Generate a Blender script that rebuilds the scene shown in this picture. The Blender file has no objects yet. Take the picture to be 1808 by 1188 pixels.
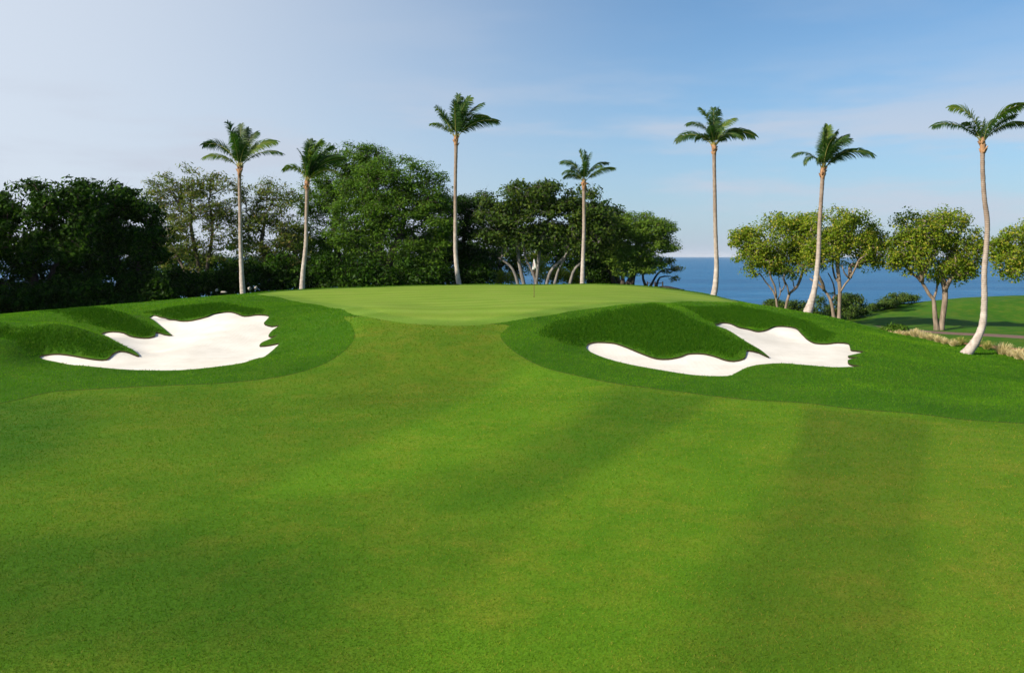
import bpy, math, random
import numpy as np
from mathutils import Vector
from mathutils.geometry import delaunay_2d_cdt

random.seed(7)
rng = np.random.default_rng(11)
R = math.radians
SC = bpy.context.scene
COL = SC.collection

# ------------------------------------------------------------------ camera, sky, sun, exposure
EYE = 5.0                       # metres above the zero level of the land
FPX, CX, HZ = 1566.0, 904.0, 453.0
cam_d = bpy.data.cameras.new('camera')
cam_d.sensor_width = 36.0
cam_d.lens = 36.0 * FPX / 1808.0
cam_d.shift_y = -(594.0 - HZ) / 1808.0
cam_d.clip_start = 0.1
cam_d.clip_end = 60000.0
cam = bpy.data.objects.new('camera', cam_d)
cam.location = (0, 0, EYE)
cam.rotation_euler = (R(90), 0, 0)
COL.objects.link(cam)
SC.camera = cam

SUN_EL, SUN_BACK = 31.0, 34.0   # elevation; degrees behind the camera's left
sx = -math.cos(R(SUN_BACK)) * math.cos(R(SUN_EL))
sy = -math.sin(R(SUN_BACK)) * math.cos(R(SUN_EL))
sz = math.sin(R(SUN_EL))
SUN_DIR = Vector((sx, sy, sz))
sun_d = bpy.data.lights.new('sun', 'SUN')
sun_d.energy = 5.0
sun_d.angle = R(0.5)
sun_d.color = (1.0, 0.91, 0.76)
sun = bpy.data.objects.new('sun', sun_d)
sun.rotation_euler = SUN_DIR.to_track_quat('Z', 'Y').to_euler()
sun.location = (-60, -20, 60)
COL.objects.link(sun)

world = bpy.data.worlds.new('World')
SC.world = world
world.use_nodes = True
wn, wl = world.node_tree.nodes, world.node_tree.links
bg = wn['Background']
sky = wn.new('ShaderNodeTexSky')
sky.sky_type = 'NISHITA'
sky.sun_disc = False
sky.sun_elevation = R(SUN_EL)
sky.sun_rotation = math.atan2(sx, sy)
sky.altitude = 0.0
sky.air_density = 1.0
sky.dust_density = 0.4
sky.ozone_density = 3.0
# sea haze low down and whiter air towards the sun, then thin streaks of cloud, all by direction
tc = wn.new('ShaderNodeTexCoord')
sep = wn.new('ShaderNodeSeparateXYZ')
wl.new(tc.outputs['Generated'], sep.inputs[0])


def wmath(op, a, b=None, clamp=False):
    m = wn.new('ShaderNodeMath')
    m.operation = op
    m.use_clamp = clamp
    for i, v in enumerate((a, b)):
        if v is None: continue
        if isinstance(v, (int, float)): m.inputs[i].default_value = v
        else: wl.new(v, m.inputs[i])
    return m.outputs[0]


def wmix(a, b, f):
    m = wn.new('ShaderNodeMix')
    m.data_type = 'RGBA'
    for n_, v in (('A', a), ('B', b), ('Factor', f)):
        if isinstance(v, tuple): m.inputs[n_].default_value = (*v, 1)
        else: wl.new(v, m.inputs[n_])
    return m.outputs['Result']


elev = wmath('MAXIMUM', sep.outputs['Z'], 0.0)
low = wmath('MULTIPLY', wmath('POWER', 2.718, wmath('MULTIPLY', elev, -7.0)), 0.86)
tint = wn.new('ShaderNodeMix'); tint.data_type = 'RGBA'; tint.blend_type = 'MULTIPLY'
tint.inputs['Factor'].default_value = 1.0
wl.new(sky.outputs[0], tint.inputs['A']); tint.inputs['B'].default_value = (0.45, 0.69, 0.80, 1)
skyc = wmix(tint.outputs['Result'], (3.1, 3.5, 4.45), low)
dotn = wn.new('ShaderNodeVectorMath'); dotn.operation = 'DOT_PRODUCT'
wl.new(tc.outputs['Generated'], dotn.inputs[0])
dotn.inputs[1].default_value = (-0.95, 0.25, 0.18)
toward = wn.new('ShaderNodeMapRange'); toward.interpolation_type = 'SMOOTHSTEP'
toward.inputs['From Min'].default_value = 0.05
toward.inputs['From Max'].default_value = 0.82
toward.inputs['To Max'].default_value = 0.85
wl.new(dotn.outputs['Value'], toward.inputs['Value'])
skyc = wmix(skyc, (4.8, 5.2, 5.8), toward.outputs[0])
mp = wn.new('ShaderNodeMapping')
mp.inputs['Scale'].default_value = (2.0, 2.0, 12.0)
mp.inputs['Location'].default_value = (0.3, 0.0, 0.55)
wl.new(tc.outputs['Generated'], mp.inputs[0])
cn = wn.new('ShaderNodeTexNoise')
cn.inputs['Scale'].default_value = 1.5
cn.inputs['Detail'].default_value = 5.0
cn.inputs['Roughness'].default_value = 0.55
wl.new(mp.outputs[0], cn.inputs['Vector'])
cr = wn.new('ShaderNodeMapRange')
cr.interpolation_type = 'SMOOTHSTEP'
cr.inputs['From Min'].default_value = 0.44
cr.inputs['From Max'].default_value = 0.66
cr.inputs['To Max'].default_value = 0.75
wl.new(cn.outputs['Fac'], cr.inputs['Value'])
band = wn.new('ShaderNodeMapRange'); band.interpolation_type = 'SMOOTHSTEP'
band.inputs['From Min'].default_value = 0.22
band.inputs['From Max'].default_value = 0.12
wl.new(sep.outputs['Z'], band.inputs['Value'])
skyc = wmix(skyc, (3.7, 4.05, 4.75), wmath('MULTIPLY', cr.outputs[0], wmath('ADD', wmath('MULTIPLY', band.outputs[0], 0.85), 0.15)))
wl.new(skyc, bg.inputs['Color'])
bg.inputs['Strength'].default_value = 0.10

SC.view_settings.view_transform = 'Standard'
SC.view_settings.look = 'None'
SC.view_settings.exposure = 0.65
SC.view_settings.gamma = 1.0
SC.view_settings.use_curve_mapping = False
SC.render.engine = 'CYCLES'
SC.cycles.max_bounces = 6
SC.cycles.transparent_max_bounces = 8


# ------------------------------------------------------------------ small helpers
def at(px, py, Y):
    """World point seen at photo pixel (px, py) at distance Y."""
    return np.array(((px - CX) / FPX * Y, Y, EYE - (py - HZ) / FPX * Y))


def link(o, parent=None):
    COL.objects.link(o)
    if parent is not None:
        o.parent = parent
    return o


def tag(o, label=None, cat=None, group=None, kind=None):
    if label: o['label'] = label
    if cat: o['category'] = cat
    if group: o['group'] = group
    if kind: o['kind'] = kind
    return o


def empty(name, loc=(0, 0, 0)):
    o = bpy.data.objects.new(name, None)
    o.location = loc
    o.empty_display_size = 0.5
    return link(o)


def mesh_np(name, verts, tris=None, quads=None, mat=None, parent=None, smooth=False, origin=None):
    """A mesh object from numpy arrays. verts are in world space; origin is taken off them."""
    verts = np.asarray(verts, dtype=np.float64)
    if origin is not None:
        verts = verts - np.asarray(origin)
    nt = 0 if tris is None else len(tris)
    nq = 0 if quads is None else len(quads)
    me = bpy.data.meshes.new(name)
    me.vertices.add(len(verts))
    me.vertices.foreach_set('co', verts.astype(np.float32).ravel())
    idx = []
    if nt: idx.append(np.asarray(tris, dtype=np.int32).ravel())
    if nq: idx.append(np.asarray(quads, dtype=np.int32).ravel())
    idx = np.concatenate(idx)
    me.loops.add(len(idx))
    me.loops.foreach_set('vertex_index', idx)
    me.polygons.add(nt + nq)
    starts = np.concatenate([np.arange(nt) * 3, nt * 3 + np.arange(nq) * 4]).astype(np.int32)
    me.polygons.foreach_set('loop_start', starts)
    if smooth:
        me.polygons.foreach_set('use_smooth', np.ones(nt + nq, dtype=bool))
    me.update(calc_edges=True)
    me.validate()
    if mat: me.materials.append(mat)
    o = bpy.data.objects.new(name, me)
    return link(o, parent)


class Geo:
    """Collects tubes and faces into one mesh."""
    def __init__(self):
        self.v, self.t, self.q, self.n = [], [], [], 0

    def add(self, v, t=None, q=None):
        v = np.asarray(v, float)
        if t is not None and len(t): self.t.append(np.asarray(t, int) + self.n)
        if q is not None and len(q): self.q.append(np.asarray(q, int) + self.n)
        self.v.append(v)
        self.n += len(v)

    def tube(self, pts, rad, k=7, cap=True, bump=None):
        pts = np.asarray(pts, float)
        rad = np.asarray(rad, float)
        n = len(pts)
        tan = np.gradient(pts, axis=0)
        tan /= np.linalg.norm(tan, axis=1)[:, None] + 1e-9
        ref = np.array((1.0, 0.13, 0.07)) if abs(tan[0, 2]) > 0.5 else np.array((0.05, 0.1, 1.0))
        a = np.cross(tan, ref); a /= np.linalg.norm(a, axis=1)[:, None] + 1e-9
        b = np.cross(tan, a)
        th = np.arange(k) / k * 2 * np.pi
        ring = (np.cos(th)[None, :, None] * a[:, None, :] + np.sin(th)[None, :, None] * b[:, None, :])
        rr = rad[:, None] * (np.ones((n, k)) if bump is None else bump)
        v = pts[:, None, :] + ring * rr[:, :, None]
        i = np.arange(n - 1)[:, None] * k
        j = np.arange(k)[None, :]
        j2 = (j + 1) % k
        q = np.stack([i + j, i + j2, i + k + j2, i + k + j], -1).reshape(-1, 4)
        t = None
        v = v.reshape(-1, 3)
        if cap:
            v = np.vstack([v, pts[-1], pts[0]])
            t = [((n - 1) * k + jj, (n - 1) * k + (jj + 1) % k, n * k) for jj in range(k)]
            t += [((jj + 1) % k, jj, n * k + 1) for jj in range(k)]
        self.add(v, t, q)

    def sticks(self, a, b, r):
        """Many thin three-sided spikes from a to b."""
        a, b = np.asarray(a, float), np.asarray(b, float)
        n = len(a)
        d = b - a
        d /= np.linalg.norm(d, axis=1)[:, None] + 1e-9
        u = np.cross(d, np.array((0.31, 0.52, 0.8))); u /= np.linalg.norm(u, axis=1)[:, None] + 1e-9
        w = np.cross(d, u)
        r = np.broadcast_to(np.asarray(r, float), (n,))[:, None]
        v = np.empty((n, 4, 3))
        for s in range(3):
            th = s * 2 * math.pi / 3
            v[:, s] = a + (u * math.cos(th) + w * math.sin(th)) * r
        v[:, 3] = b
        base = np.arange(n)[:, None] * 4
        t = np.concatenate([base + np.array(x) for x in ((0, 1, 3), (1, 2, 3), (2, 0, 3))])
        self.add(v.reshape(-1, 3), t)

    def obj(self, name, mat, parent=None, smooth=True, origin=None):
        v = np.vstack(self.v)
        t = np.vstack(self.t) if self.t else None
        q = np.vstack(self.q) if self.q else None
        return mesh_np(name, v, t, q, mat, parent, smooth, origin)


# ------------------------------------------------------------------ materials
def new_mat(name):
    m = bpy.data.materials.new(name)
    m.use_nodes = True
    nt = m.node_tree
    return m, nt.nodes, nt.links, nt.nodes['Principled BSDF']


def ramp(nodes, stops):
    r = nodes.new('ShaderNodeValToRGB')
    el = r.color_ramp.elements
    while len(el) < len(stops): el.new(0.5)
    for e, (p, c) in zip(el, stops):
        e.position = p
        e.color = (*c, 1)
    return r


def noise(nodes, links, vec, scale, detail=3, rough=0.5, sc=None, dist=0.0):
    n = nodes.new('ShaderNodeTexNoise')
    n.inputs['Scale'].default_value = scale
    n.inputs['Detail'].default_value = detail
    n.inputs['Roughness'].default_value = rough
    n.inputs['Distortion'].default_value = dist
    if sc is not None:
        m = nodes.new('ShaderNodeMapping')
        m.inputs['Scale'].default_value = sc
        links.new(vec, m.inputs[0])
        vec = m.outputs[0]
    links.new(vec, n.inputs['Vector'])
    return n


def mixc(nodes, links, a, b, fac, mode='MIX'):
    m = nodes.new('ShaderNodeMix')
    m.data_type = 'RGBA'
    m.blend_type = mode
    for sock, val in (('A', a), ('B', b), ('Factor', fac)):
        s = m.inputs[sock] if sock != 'Factor' else m.inputs['Factor']
        if isinstance(val, (int, float)): s.default_value = val
        elif isinstance(val, tuple): s.default_value = (*val, 1)
        else: links.new(val, s)
    return m.outputs['Result']


def mrange(nodes, links, v, a, b, c=0.0, d=1.0):
    m = nodes.new('ShaderNodeMapRange')
    m.inputs['From Min'].default_value = a
    m.inputs['From Max'].default_value = b
    m.inputs['To Min'].default_value = c
    m.inputs['To Max'].default_value = d
    links.new(v, m.inputs['Value'])
    return m.outputs[0]


def turf_mat(name, dark, mid, dry, grain, bump=0.35, mow=True, stripe=None):
    m, N, L, B = new_mat(name)
    geo = N.new('ShaderNodeNewGeometry')
    P = geo.outputs['Position']
    big = noise(N, L, P, 0.32, 5, 0.65)
    med = noise(N, L, P, 0.9, 6, 0.72)
    fine = noise(N, L, P, grain, 3, 0.7)
    c = mixc(N, L, dark, mid, mrange(N, L, big.outputs['Fac'], 0.35, 0.65))
    c = mixc(N, L, c, dry, mrange(N, L, med.outputs['Fac'], 0.46, 0.72, 0, 0.7))
    if mow:
        at_ = N.new('ShaderNodeAttribute'); at_.attribute_name = 'mow'
        lf = mixc(N, L, (0.5, 0.5, 0.5), at_.outputs['Color'], 1.0)
        c = mixc(N, L, c, lf, 1.0, 'MULTIPLY')
        dbl = N.new('ShaderNodeMix'); dbl.data_type = 'RGBA'; dbl.blend_type = 'ADD'
        dbl.inputs['Factor'].default_value = 1.0
        L.new(c, dbl.inputs['A']); L.new(c, dbl.inputs['B'])
        c = dbl.outputs['Result']
    if stripe:
        # mown bands: a wave across the surface
        w = N.new('ShaderNodeTexWave')
        w.inputs['Scale'].default_value = stripe[0]
        w.inputs['Distortion'].default_value = 1.2
        w.inputs['Detail'].default_value = 2
        w.inputs['Detail Scale'].default_value = 0.4
        mp_ = N.new('ShaderNodeMapping'); mp_.inputs['Rotation'].default_value = (0, 0, stripe[1])
        L.new(P, mp_.inputs[0]); L.new(mp_.outputs[0], w.inputs['Vector'])
        c = mixc(N, L, c, mixc(N, L, c, (0.82, 0.84, 0.7), 1.0, 'MULTIPLY'), w.outputs['Fac'])
    g = mrange(N, L, fine.outputs['Fac'], 0.25, 0.75, 0.66, 1.3)
    gc = N.new('ShaderNodeCombineColor')
    for s in ('Red', 'Green', 'Blue'): L.new(g, gc.inputs[s])
    c = mixc(N, L, c, gc.outputs[0], 1.0, 'MULTIPLY')
    L.new(c, B.inputs['Base Color'])
    B.inputs['Roughness'].default_value = 0.75
    B.inputs['Specular IOR Level'].default_value = 0.04
    bp = N.new('ShaderNodeBump')
    bp.inputs['Strength'].default_value = bump
    bp.inputs['Distance'].default_value = 0.03
    L.new(fine.outputs['Fac'], bp.inputs['Height'])
    L.new(bp.outputs[0], B.inputs['Normal'])
    return m


def leaf_mat(name, stops, trans=0.35, gloss=0.35, rough=0.45, tcol=1.4, attr=None):
    m, N, L, B = new_mat(name)
    geo = N.new('ShaderNodeNewGeometry')
    r = ramp(N, stops)
    L.new(geo.outputs['Random Per Island'], r.inputs[0])
    col = r.outputs[0]
    if attr:
        at_ = N.new('ShaderNodeAttribute'); at_.attribute_name = attr
        col = mixc(N, L, col, at_.outputs['Color'], 1.0, 'MULTIPLY')
        col = mixc(N, L, col, col, 1.0, 'ADD')
    L.new(col, B.inputs['Base Color'])
    B.inputs['Roughness'].default_value = rough
    B.inputs['Specular IOR Level'].default_value = gloss
    tr = N.new('ShaderNodeBsdfTranslucent')
    tcn = mixc(N, L, col, (1.0 * tcol, 1.1 * tcol, 0.5 * tcol), 1.0, 'MULTIPLY')
    L.new(tcn, tr.inputs['Color'])
    mx = N.new('ShaderNodeMixShader'); mx.inputs[0].default_value = trans
    L.new(B.outputs[0], mx.inputs[1]); L.new(tr.outputs[0], mx.inputs[2])
    L.new(mx.outputs[0], N['Material Output'].inputs['Surface'])
    return m


def bark_mat(name, c1, c2, scale=6.0, stretch=(1, 1, 0.25), rings=None, bump=0.5):
    m, N, L, B = new_mat(name)
    tcn = N.new('ShaderNodeTexCoord')
    P = tcn.outputs['Object']
    n = noise(N, L, P, scale, 4, 0.65, stretch)
    c = mixc(N, L, c1, c2, mrange(N, L, n.outputs['Fac'], 0.35, 0.65))
    h = n.outputs['Fac']
    if rings:
        w = N.new('ShaderNodeTexWave'); w.bands_direction = 'Z'
        w.inputs['Scale'].default_value = rings
        w.inputs['Distortion'].default_value = 1.5
        w.inputs['Detail'].default_value = 2
        L.new(P, w.inputs['Vector'])
        c = mixc(N, L, c, mixc(N, L, c, (0.82, 0.79, 0.76), 1.0, 'MULTIPLY'), mrange(N, L, w.outputs['Fac'], 0.5, 1.0))
        # pale grey below, browner above
        sp = N.new('ShaderNodeSeparateXYZ'); L.new(P, sp.inputs[0])
        c = mixc(N, L, c, mixc(N, L, c, (0.58, 0.50, 0.44), 1.0, 'MULTIPLY'), mrange(N, L, sp.outputs[2], 2.0, 6.5, 0.0, 0.95))
        h = w.outputs['Fac']
    L.new(c, B.inputs['Base Color'])
    B.inputs['Roughness'].default_value = 0.85
    B.inputs['Specular IOR Level'].default_value = 0.2
    bp = N.new('ShaderNodeBump'); bp.inputs['Strength'].default_value = bump; bp.inputs['Distance'].default_value = 0.03
    L.new(h, bp.inputs['Height']); L.new(bp.outputs[0], B.inputs['Normal'])
    return m


M = {}
M['fairway'] = turf_mat('fairway_turf', (0.058, 0.140, 0.006), (0.086, 0.172, 0.009), (0.15, 0.168, 0.016), 34.0)
M['rough'] = turf_mat('rough_turf', (0.030, 0.094, 0.004), (0.042, 0.116, 0.005), (0.07, 0.125, 0.008), 22.0, 0.5, mow=False)
M['lawn'] = turf_mat('lawn_turf', (0.030, 0.098, 0.005), (0.046, 0.122, 0.006), (0.12, 0.14, 0.016), 16.0, 0.5, mow=False)
M['green'] = turf_mat('green_turf', (0.160, 0.258, 0.030), (0.188, 0.282, 0.038), (0.21, 0.27, 0.05), 30.0, 0.1, mow=True, stripe=(0.16, R(83)))
M['blade_fairway'] = leaf_mat('fairway_blade', [(0, (0.050, 0.135, 0.006)), (0.6, (0.084, 0.184, 0.009)), (0.9, (0.145, 0.19, 0.014)), (1, (0.26, 0.22, 0.04))], 0.3, 0.04, 0.6, attr='mow')
M['blade_long_shade'] = leaf_mat('long_shade_blade', [(0, (0.017, 0.070, 0.003)), (0.7, (0.031, 0.102, 0.004)), (1, (0.06, 0.128, 0.006))], 0.25, 0.03, 0.7)  # longer blades, coloured dark to paint shade onto the bunker faces
M['blade_rough'] = leaf_mat('rough_blade', [(0, (0.048, 0.158, 0.007)), (0.7, (0.078, 0.205, 0.010)), (1, (0.14, 0.235, 0.015))], 0.4, 0.04, 0.6, attr='mow')


def sand_mat():
    m, N, L, B = new_mat('white_sand')
    geo = N.new('ShaderNodeNewGeometry'); P = geo.outputs['Position']
    a = noise(N, L, P, 0.8, 4, 0.6)
    f = noise(N, L, P, 26.0, 3, 0.7)
    rk = N.new('ShaderNodeTexWave'); rk.inputs['Scale'].default_value = 1.6
    rk.inputs['Distortion'].default_value = 6.0; rk.inputs['Detail'].default_value = 2; rk.inputs['Detail Scale'].default_value = 0.5
    L.new(P, rk.inputs['Vector'])
    c = mixc(N, L, (0.64, 0.60, 0.535), (0.74, 0.70, 0.635), mrange(N, L, a.outputs['Fac'], 0.35, 0.65))
    c = mixc(N, L, c, mixc(N, L, c, (0.86, 0.85, 0.84), 1.0, 'MULTIPLY'), f.outputs['Fac'])
    L.new(c, B.inputs['Base Color']); B.inputs['Roughness'].default_value = 0.95
    B.inputs['Specular IOR Level'].default_value = 0.1
    ad = N.new('ShaderNodeMath'); ad.operation = 'MULTIPLY_ADD'; ad.inputs[1].default_value = 0.35
    L.new(rk.outputs['Fac'], ad.inputs[0]); L.new(f.outputs['Fac'], ad.inputs[2])
    bp = N.new('ShaderNodeBump'); bp.inputs['Strength'].default_value = 0.22; bp.inputs['Distance'].default_value = 0.025
    L.new(ad.outputs[0], bp.inputs['Height']); L.new(bp.outputs[0], B.inputs['Normal'])
    return m


def plain(name, col, rough=0.8, spec=0.2, var=0.3, scale=5.0, bump=0.2):
    m, N, L, B = new_mat(name)
    geo = N.new('ShaderNodeNewGeometry')
    n = noise(N, L, geo.outputs['Position'], scale, 5, 0.65)
    lo = tuple(max(0, x * (1 - var)) for x in col); hi = tuple(x * (1 + var) for x in col)
    L.new(mixc(N, L, lo, hi, mrange(N, L, n.outputs['Fac'], 0.3, 0.7)), B.inputs['Base Color'])
    B.inputs['Roughness'].default_value = rough
    B.inputs['Specular IOR Level'].default_value = spec
    bp = N.new('ShaderNodeBump'); bp.inputs['Strength'].default_value = bump; bp.inputs['Distance'].default_value = 0.05
    L.new(n.outputs['Fac'], bp.inputs['Height']); L.new(bp.outputs[0], B.inputs['Normal'])
    return m


def sea_mat():
    m, N, L, B = new_mat('sea_water')
    geo = N.new('ShaderNodeNewGeometry'); P = geo.outputs['Position']
    n1 = noise(N, L, P, 0.014, 5, 0.62, (0.10, 1.0, 1.0))
    n2 = noise(N, L, P, 0.10, 5, 0.62, (0.45, 1.0, 1.0))
    n3 = noise(N, L, P, 0.9, 3, 0.6, (0.6, 1.0, 1.0))
    c = mixc(N, L, (0.004, 0.078, 0.195), (0.010, 0.115, 0.255), mrange(N, L, n1.outputs['Fac'], 0.4, 0.62))
    c = mixc(N, L, c, (0.03, 0.15, 0.30), mrange(N, L, n2.outputs['Fac'], 0.48, 0.70, 0, 0.8))
    L.new(c, B.inputs['Base Color'])
    B.inputs['Roughness'].default_value = 0.32
    B.inputs['Specular IOR Level'].default_value = 0.18
    B.inputs['IOR'].default_value = 1.33
    ad = N.new('ShaderNodeMath'); ad.operation = 'MULTIPLY_ADD'; ad.inputs[1].default_value = 0.25
    L.new(n3.outputs['Fac'], ad.inputs[0]); L.new(n2.outputs['Fac'], ad.inputs[2])
    bp = N.new('ShaderNodeBump'); bp.inputs['Strength'].default_value = 1.0; bp.inputs['Distance'].default_value = 2.2
    L.new(ad.outputs[0], bp.inputs['Height']); L.new(bp.outputs[0], B.inputs['Normal'])
    return m


M['sand'] = sand_mat()
M['sea'] = sea_mat()
M['soil'] = plain('cut_soil', (0.05, 0.04, 0.022), 0.95, 0.05, 0.3, 12)
M['path'] = plain('path_asphalt', (0.16, 0.105, 0.085), 0.9, 0.1, 0.15, 3)
M['kerb'] = plain('path_kerb', (0.42, 0.27, 0.14), 0.9, 0.1, 0.2, 6)
M['mulch'] = plain('bark_mulch', (0.27, 0.135, 0.07), 0.95, 0.05, 0.55, 9, 0.8)
M['rock'] = plain('lava_rock', (0.035, 0.03, 0.03), 0.9, 0.2, 0.5, 2, 0.9)

# ------------------------------------------------------------------ the land
CP = []


def cp(*rows):
    for px, py, Y in rows: CP.append(at(px, py, Y))


def cz(*rows):
    for x, y, z in rows: CP.append(np.array((x, y, z), float))


# fairway, almost level
for yy in (-10, 2, 8, 14, 20, 26):
    for xx in (-24, -12, 0, 12, 24):
        cz((xx, yy, 0.62 + 0.05 * math.sin(xx * 0.23 + yy * 0.31)))
cp((420, 700, 29), (700, 664, 32.3), (850, 668, 32), (1000, 690, 29.5), (150, 700, 28.6), (560, 668, 31.8))
cp((1200, 705, 28), (1450, 722, 26.5), (1700, 738, 25), (1808, 746, 24.4), (0, 715, 27.2), (700, 620, 35.6), (760, 600, 37.2))
# apron and putting green
cp((700, 573, 40.2), (820, 576, 40), (880, 575, 40.4), (650, 562, 41), (600, 549, 43.5), (940, 563, 41.5), (1000, 552, 43.5), (1060, 543, 45.5))
cp((943, 523, 52), (760, 540, 47), (820, 522, 54), (700, 530, 51), (560, 526, 55), (1050, 523, 53), (1150, 524, 55), (1150, 533, 50.5))
cp((810, 503.8, 66), (1000, 503.8, 66), (900, 504, 66), (1150, 508.8, 65), (1200, 515.8, 64))
cp((810, 503.5, 70), (1000, 503.5, 71), (900, 503.5, 71), (640, 508, 67), (730, 505, 69), (530, 511.5, 64), (460, 516, 61), (1100, 505, 70.5), (1150, 508.5, 69), (1200, 515.5, 68), (1260, 525, 67))
cp((1235, 528, 60), (1310, 533, 62), (1350, 540, 60), (1390, 549, 59.5), (1420, 555, 58.5), (1450, 561, 57), (1500, 571, 54))
# left rim
cp((430, 519.5, 58.5), (330, 528, 54.5), (240, 538, 52), (100, 547, 51), (0, 556, 50), (-150, 570, 48), (-300, 585, 46))
# left bunker: floor
cp((150, 646, 34.2), (250, 653, 33.6), (320, 653, 33.6), (400, 645, 34.1), (455, 633, 35.3), (68, 631, 35.4))
cp((250, 645, 34.6), (330, 630, 36.2), (400, 615, 38.6), (300, 615, 38.3), (350, 590, 41.2), (430, 595, 40.8), (440, 570, 43.4))
cp((405, 551, 46), (385, 553, 45.8), (340, 565, 44.6), (300, 564, 45.2), (270, 558.5, 46.4), (245, 563, 46.6), (430, 558, 45.2), (470, 556.5, 45.2))
cp((490, 575, 43.2), (495, 603, 40), (462, 630, 36.2), (180, 592, 41.3), (205, 586, 42), (232, 594, 41.4), (262, 598, 41.2), (275, 592, 42))
# its noses of turf
cp((-120, 585, 37.6), (0, 569, 38), (80, 571, 37.6), (130, 578, 37.4), (160, 587, 37.4), (180, 595, 37.3), (200, 605, 37.1), (225, 617, 36.8), (245, 627, 36.4))
cp((180, 597, 39), (200, 602, 39), (225, 612, 38.6), (250, 622, 38), (205, 594, 40.6), (228, 601, 40.2))
cp((110, 626, 35.8), (150, 633, 35.5), (180, 636, 35.4), (203, 624, 36.2), (100, 600, 36.5), (20, 595, 36.8))
cz((-21.5, 41.3, 1.55), (-19.6, 41.0, 1.45))
cp((100, 549, 46.2), (190, 545, 46), (222, 554, 45), (262, 573, 44), (300, 590.5, 42.8), (0, 557, 45.5), (230, 580, 42.8), (160, 568, 43.2))
cz((-19.9, 49.0, 1.75), (-18.6, 47.6, 1.78), (-17.6, 46.4, 1.72))
cp((0, 600, 35.4), (30, 620, 35), (0, 645, 33.2), (90, 665, 31.9), (250, 672, 31.2), (400, 668, 31.6), (-120, 610, 35), (-120, 660, 31.5))
cp((300, 545, 49.5), (400, 540, 50), (470, 543, 48.5), (520, 560, 44.5), (560, 585, 40.6), (600, 590, 39.2), (560, 560, 43.6), (540, 625, 36.2), (600, 565, 42))
# right bunker
cp((1036, 612, 38.6), (1060, 632, 36.2), (1100, 643, 35.2), (1150, 652, 34.2), (1200, 659, 33.6), (1250, 664, 33), (1290, 662, 33.2), (1335, 644, 35), (1380, 641, 35.4), (1440, 646, 35), (1505, 648, 34.9))
cp((1060, 602.5, 39.6), (1100, 612, 38.4), (1165, 634, 36.2), (1240, 623, 37.2), (1300, 636.5, 36), (1318, 620, 37.4))
cp((1160, 536, 47.5), (1200, 550, 45.8), (1265, 580, 42.6), (1310, 603, 40.2), (1357, 627.5, 37.3))
cp((1100, 560, 43.6), (1150, 590, 40.4), (1230, 600, 39.6), (1060, 575, 42), (1000, 562, 42.6), (1000, 590, 39.5), (960, 600, 38.2), (1030, 590, 40.2))
cp((960, 640, 34.2), (1000, 640, 34.6), (900, 610, 36.8), (1100, 668, 32.1), (1250, 684, 30.3), (1400, 690, 29.5), (1350, 665, 32.4), (1500, 680, 30.4))
cp((1270, 571, 46), (1325, 583, 44), (1345, 585, 43.8), (1385, 577, 45), (1418, 592, 43), (1460, 607.5, 41), (1500, 607, 41), (1400, 620, 38.6), (1450, 630, 37.4), (1522, 621, 39))
cz((12.4, 45.8, 1.35), (13.4, 43.2, 1.08), (13.0, 48.5, 1.62))
cp((1250, 546, 50.5), (1300, 556, 50), (1350, 561, 49.6), (1400, 566, 48.6), (1460, 585, 46), (1540, 612, 41.5), (1540, 590, 46), (1600, 640, 37), (1560, 660, 34))
# right bank, beds, lower lawn and hill
cp((1600, 600, 47.5), (1650, 612, 46), (1700, 625, 44.4), (1760, 641, 42.2), (1808, 656, 40.4), (1900, 690, 37))
cp((1700, 660, 36.5), (1808, 690, 33), (1640, 690, 32))
cz((31, 47, -0.1), (27.5, 49.5, 0.0), (24.5, 52, 0.12), (21.5, 55, 0.25), (36, 44, -0.25), (30, 56, -0.05), (40, 52, -0.15), (26, 62, 0.0), (34, 62, 0.05), (48, 60, 0.1))
cp((1655, 582, 61.5), (1475, 567, 62), (1550, 575, 60), (1808, 570, 70), (1700, 560, 72), (1600, 562, 70))
cp((1808, 525, 80), (1740, 525.5, 81), (1680, 530, 80), (1600, 542, 79), (1545, 556, 77), (1900, 524, 80), (2100, 522, 80))
cz((22, 72, -0.4), (20, 80, -1.2), (25, 88, -1.0), (40, 100, -0.6), (60, 105, -0.5))
# beyond the green: the ground drops behind the crest
cz((-20, 75, 1.3), (-8, 78, 1.6), (0, 80, 1.6), (8, 79, 1.4), (13, 75, 0.9), (17, 68, 0.7), (19.5, 66, 0.3), (-28, 62, 1.0), (-34, 58, 0.9))
cz((-20, 95, 0.8), (0, 95, 1.0), (12, 92, 0.3), (-45, 80, 0.6), (-45, 50, 1.0), (-60, 60, 0.8), (-60, 30, 0.8), (-60, 0, 0.6), (-40, 10, 0.6), (60, 30, 0.0), (50, 10, 0.4), (60, -10, 0.5), (-50, -15, 0.6), (75, 70, 0.4), (-80, 100, 0.4))
CP = np.array(CP)


def _phi(d2):
    return 0.5 * d2 * np.log(d2 + 1e-9)


def _fit(P, lam=0.03):
    n = len(P)
    d2 = ((P[:, None, :2] - P[None, :, :2]) ** 2).sum(-1)
    A = np.zeros((n + 3, n + 3))
    A[:n, :n] = _phi(d2) + lam * np.eye(n)
    A[:n, n] = 1; A[:n, n + 1:] = P[:, :2]
    A[n, :n] = 1; A[n + 1:, :n] = P[:, :2].T
    b = np.zeros(n + 3); b[:n] = P[:, 2]
    return np.linalg.solve(A, b)


W = _fit(CP)


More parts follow.
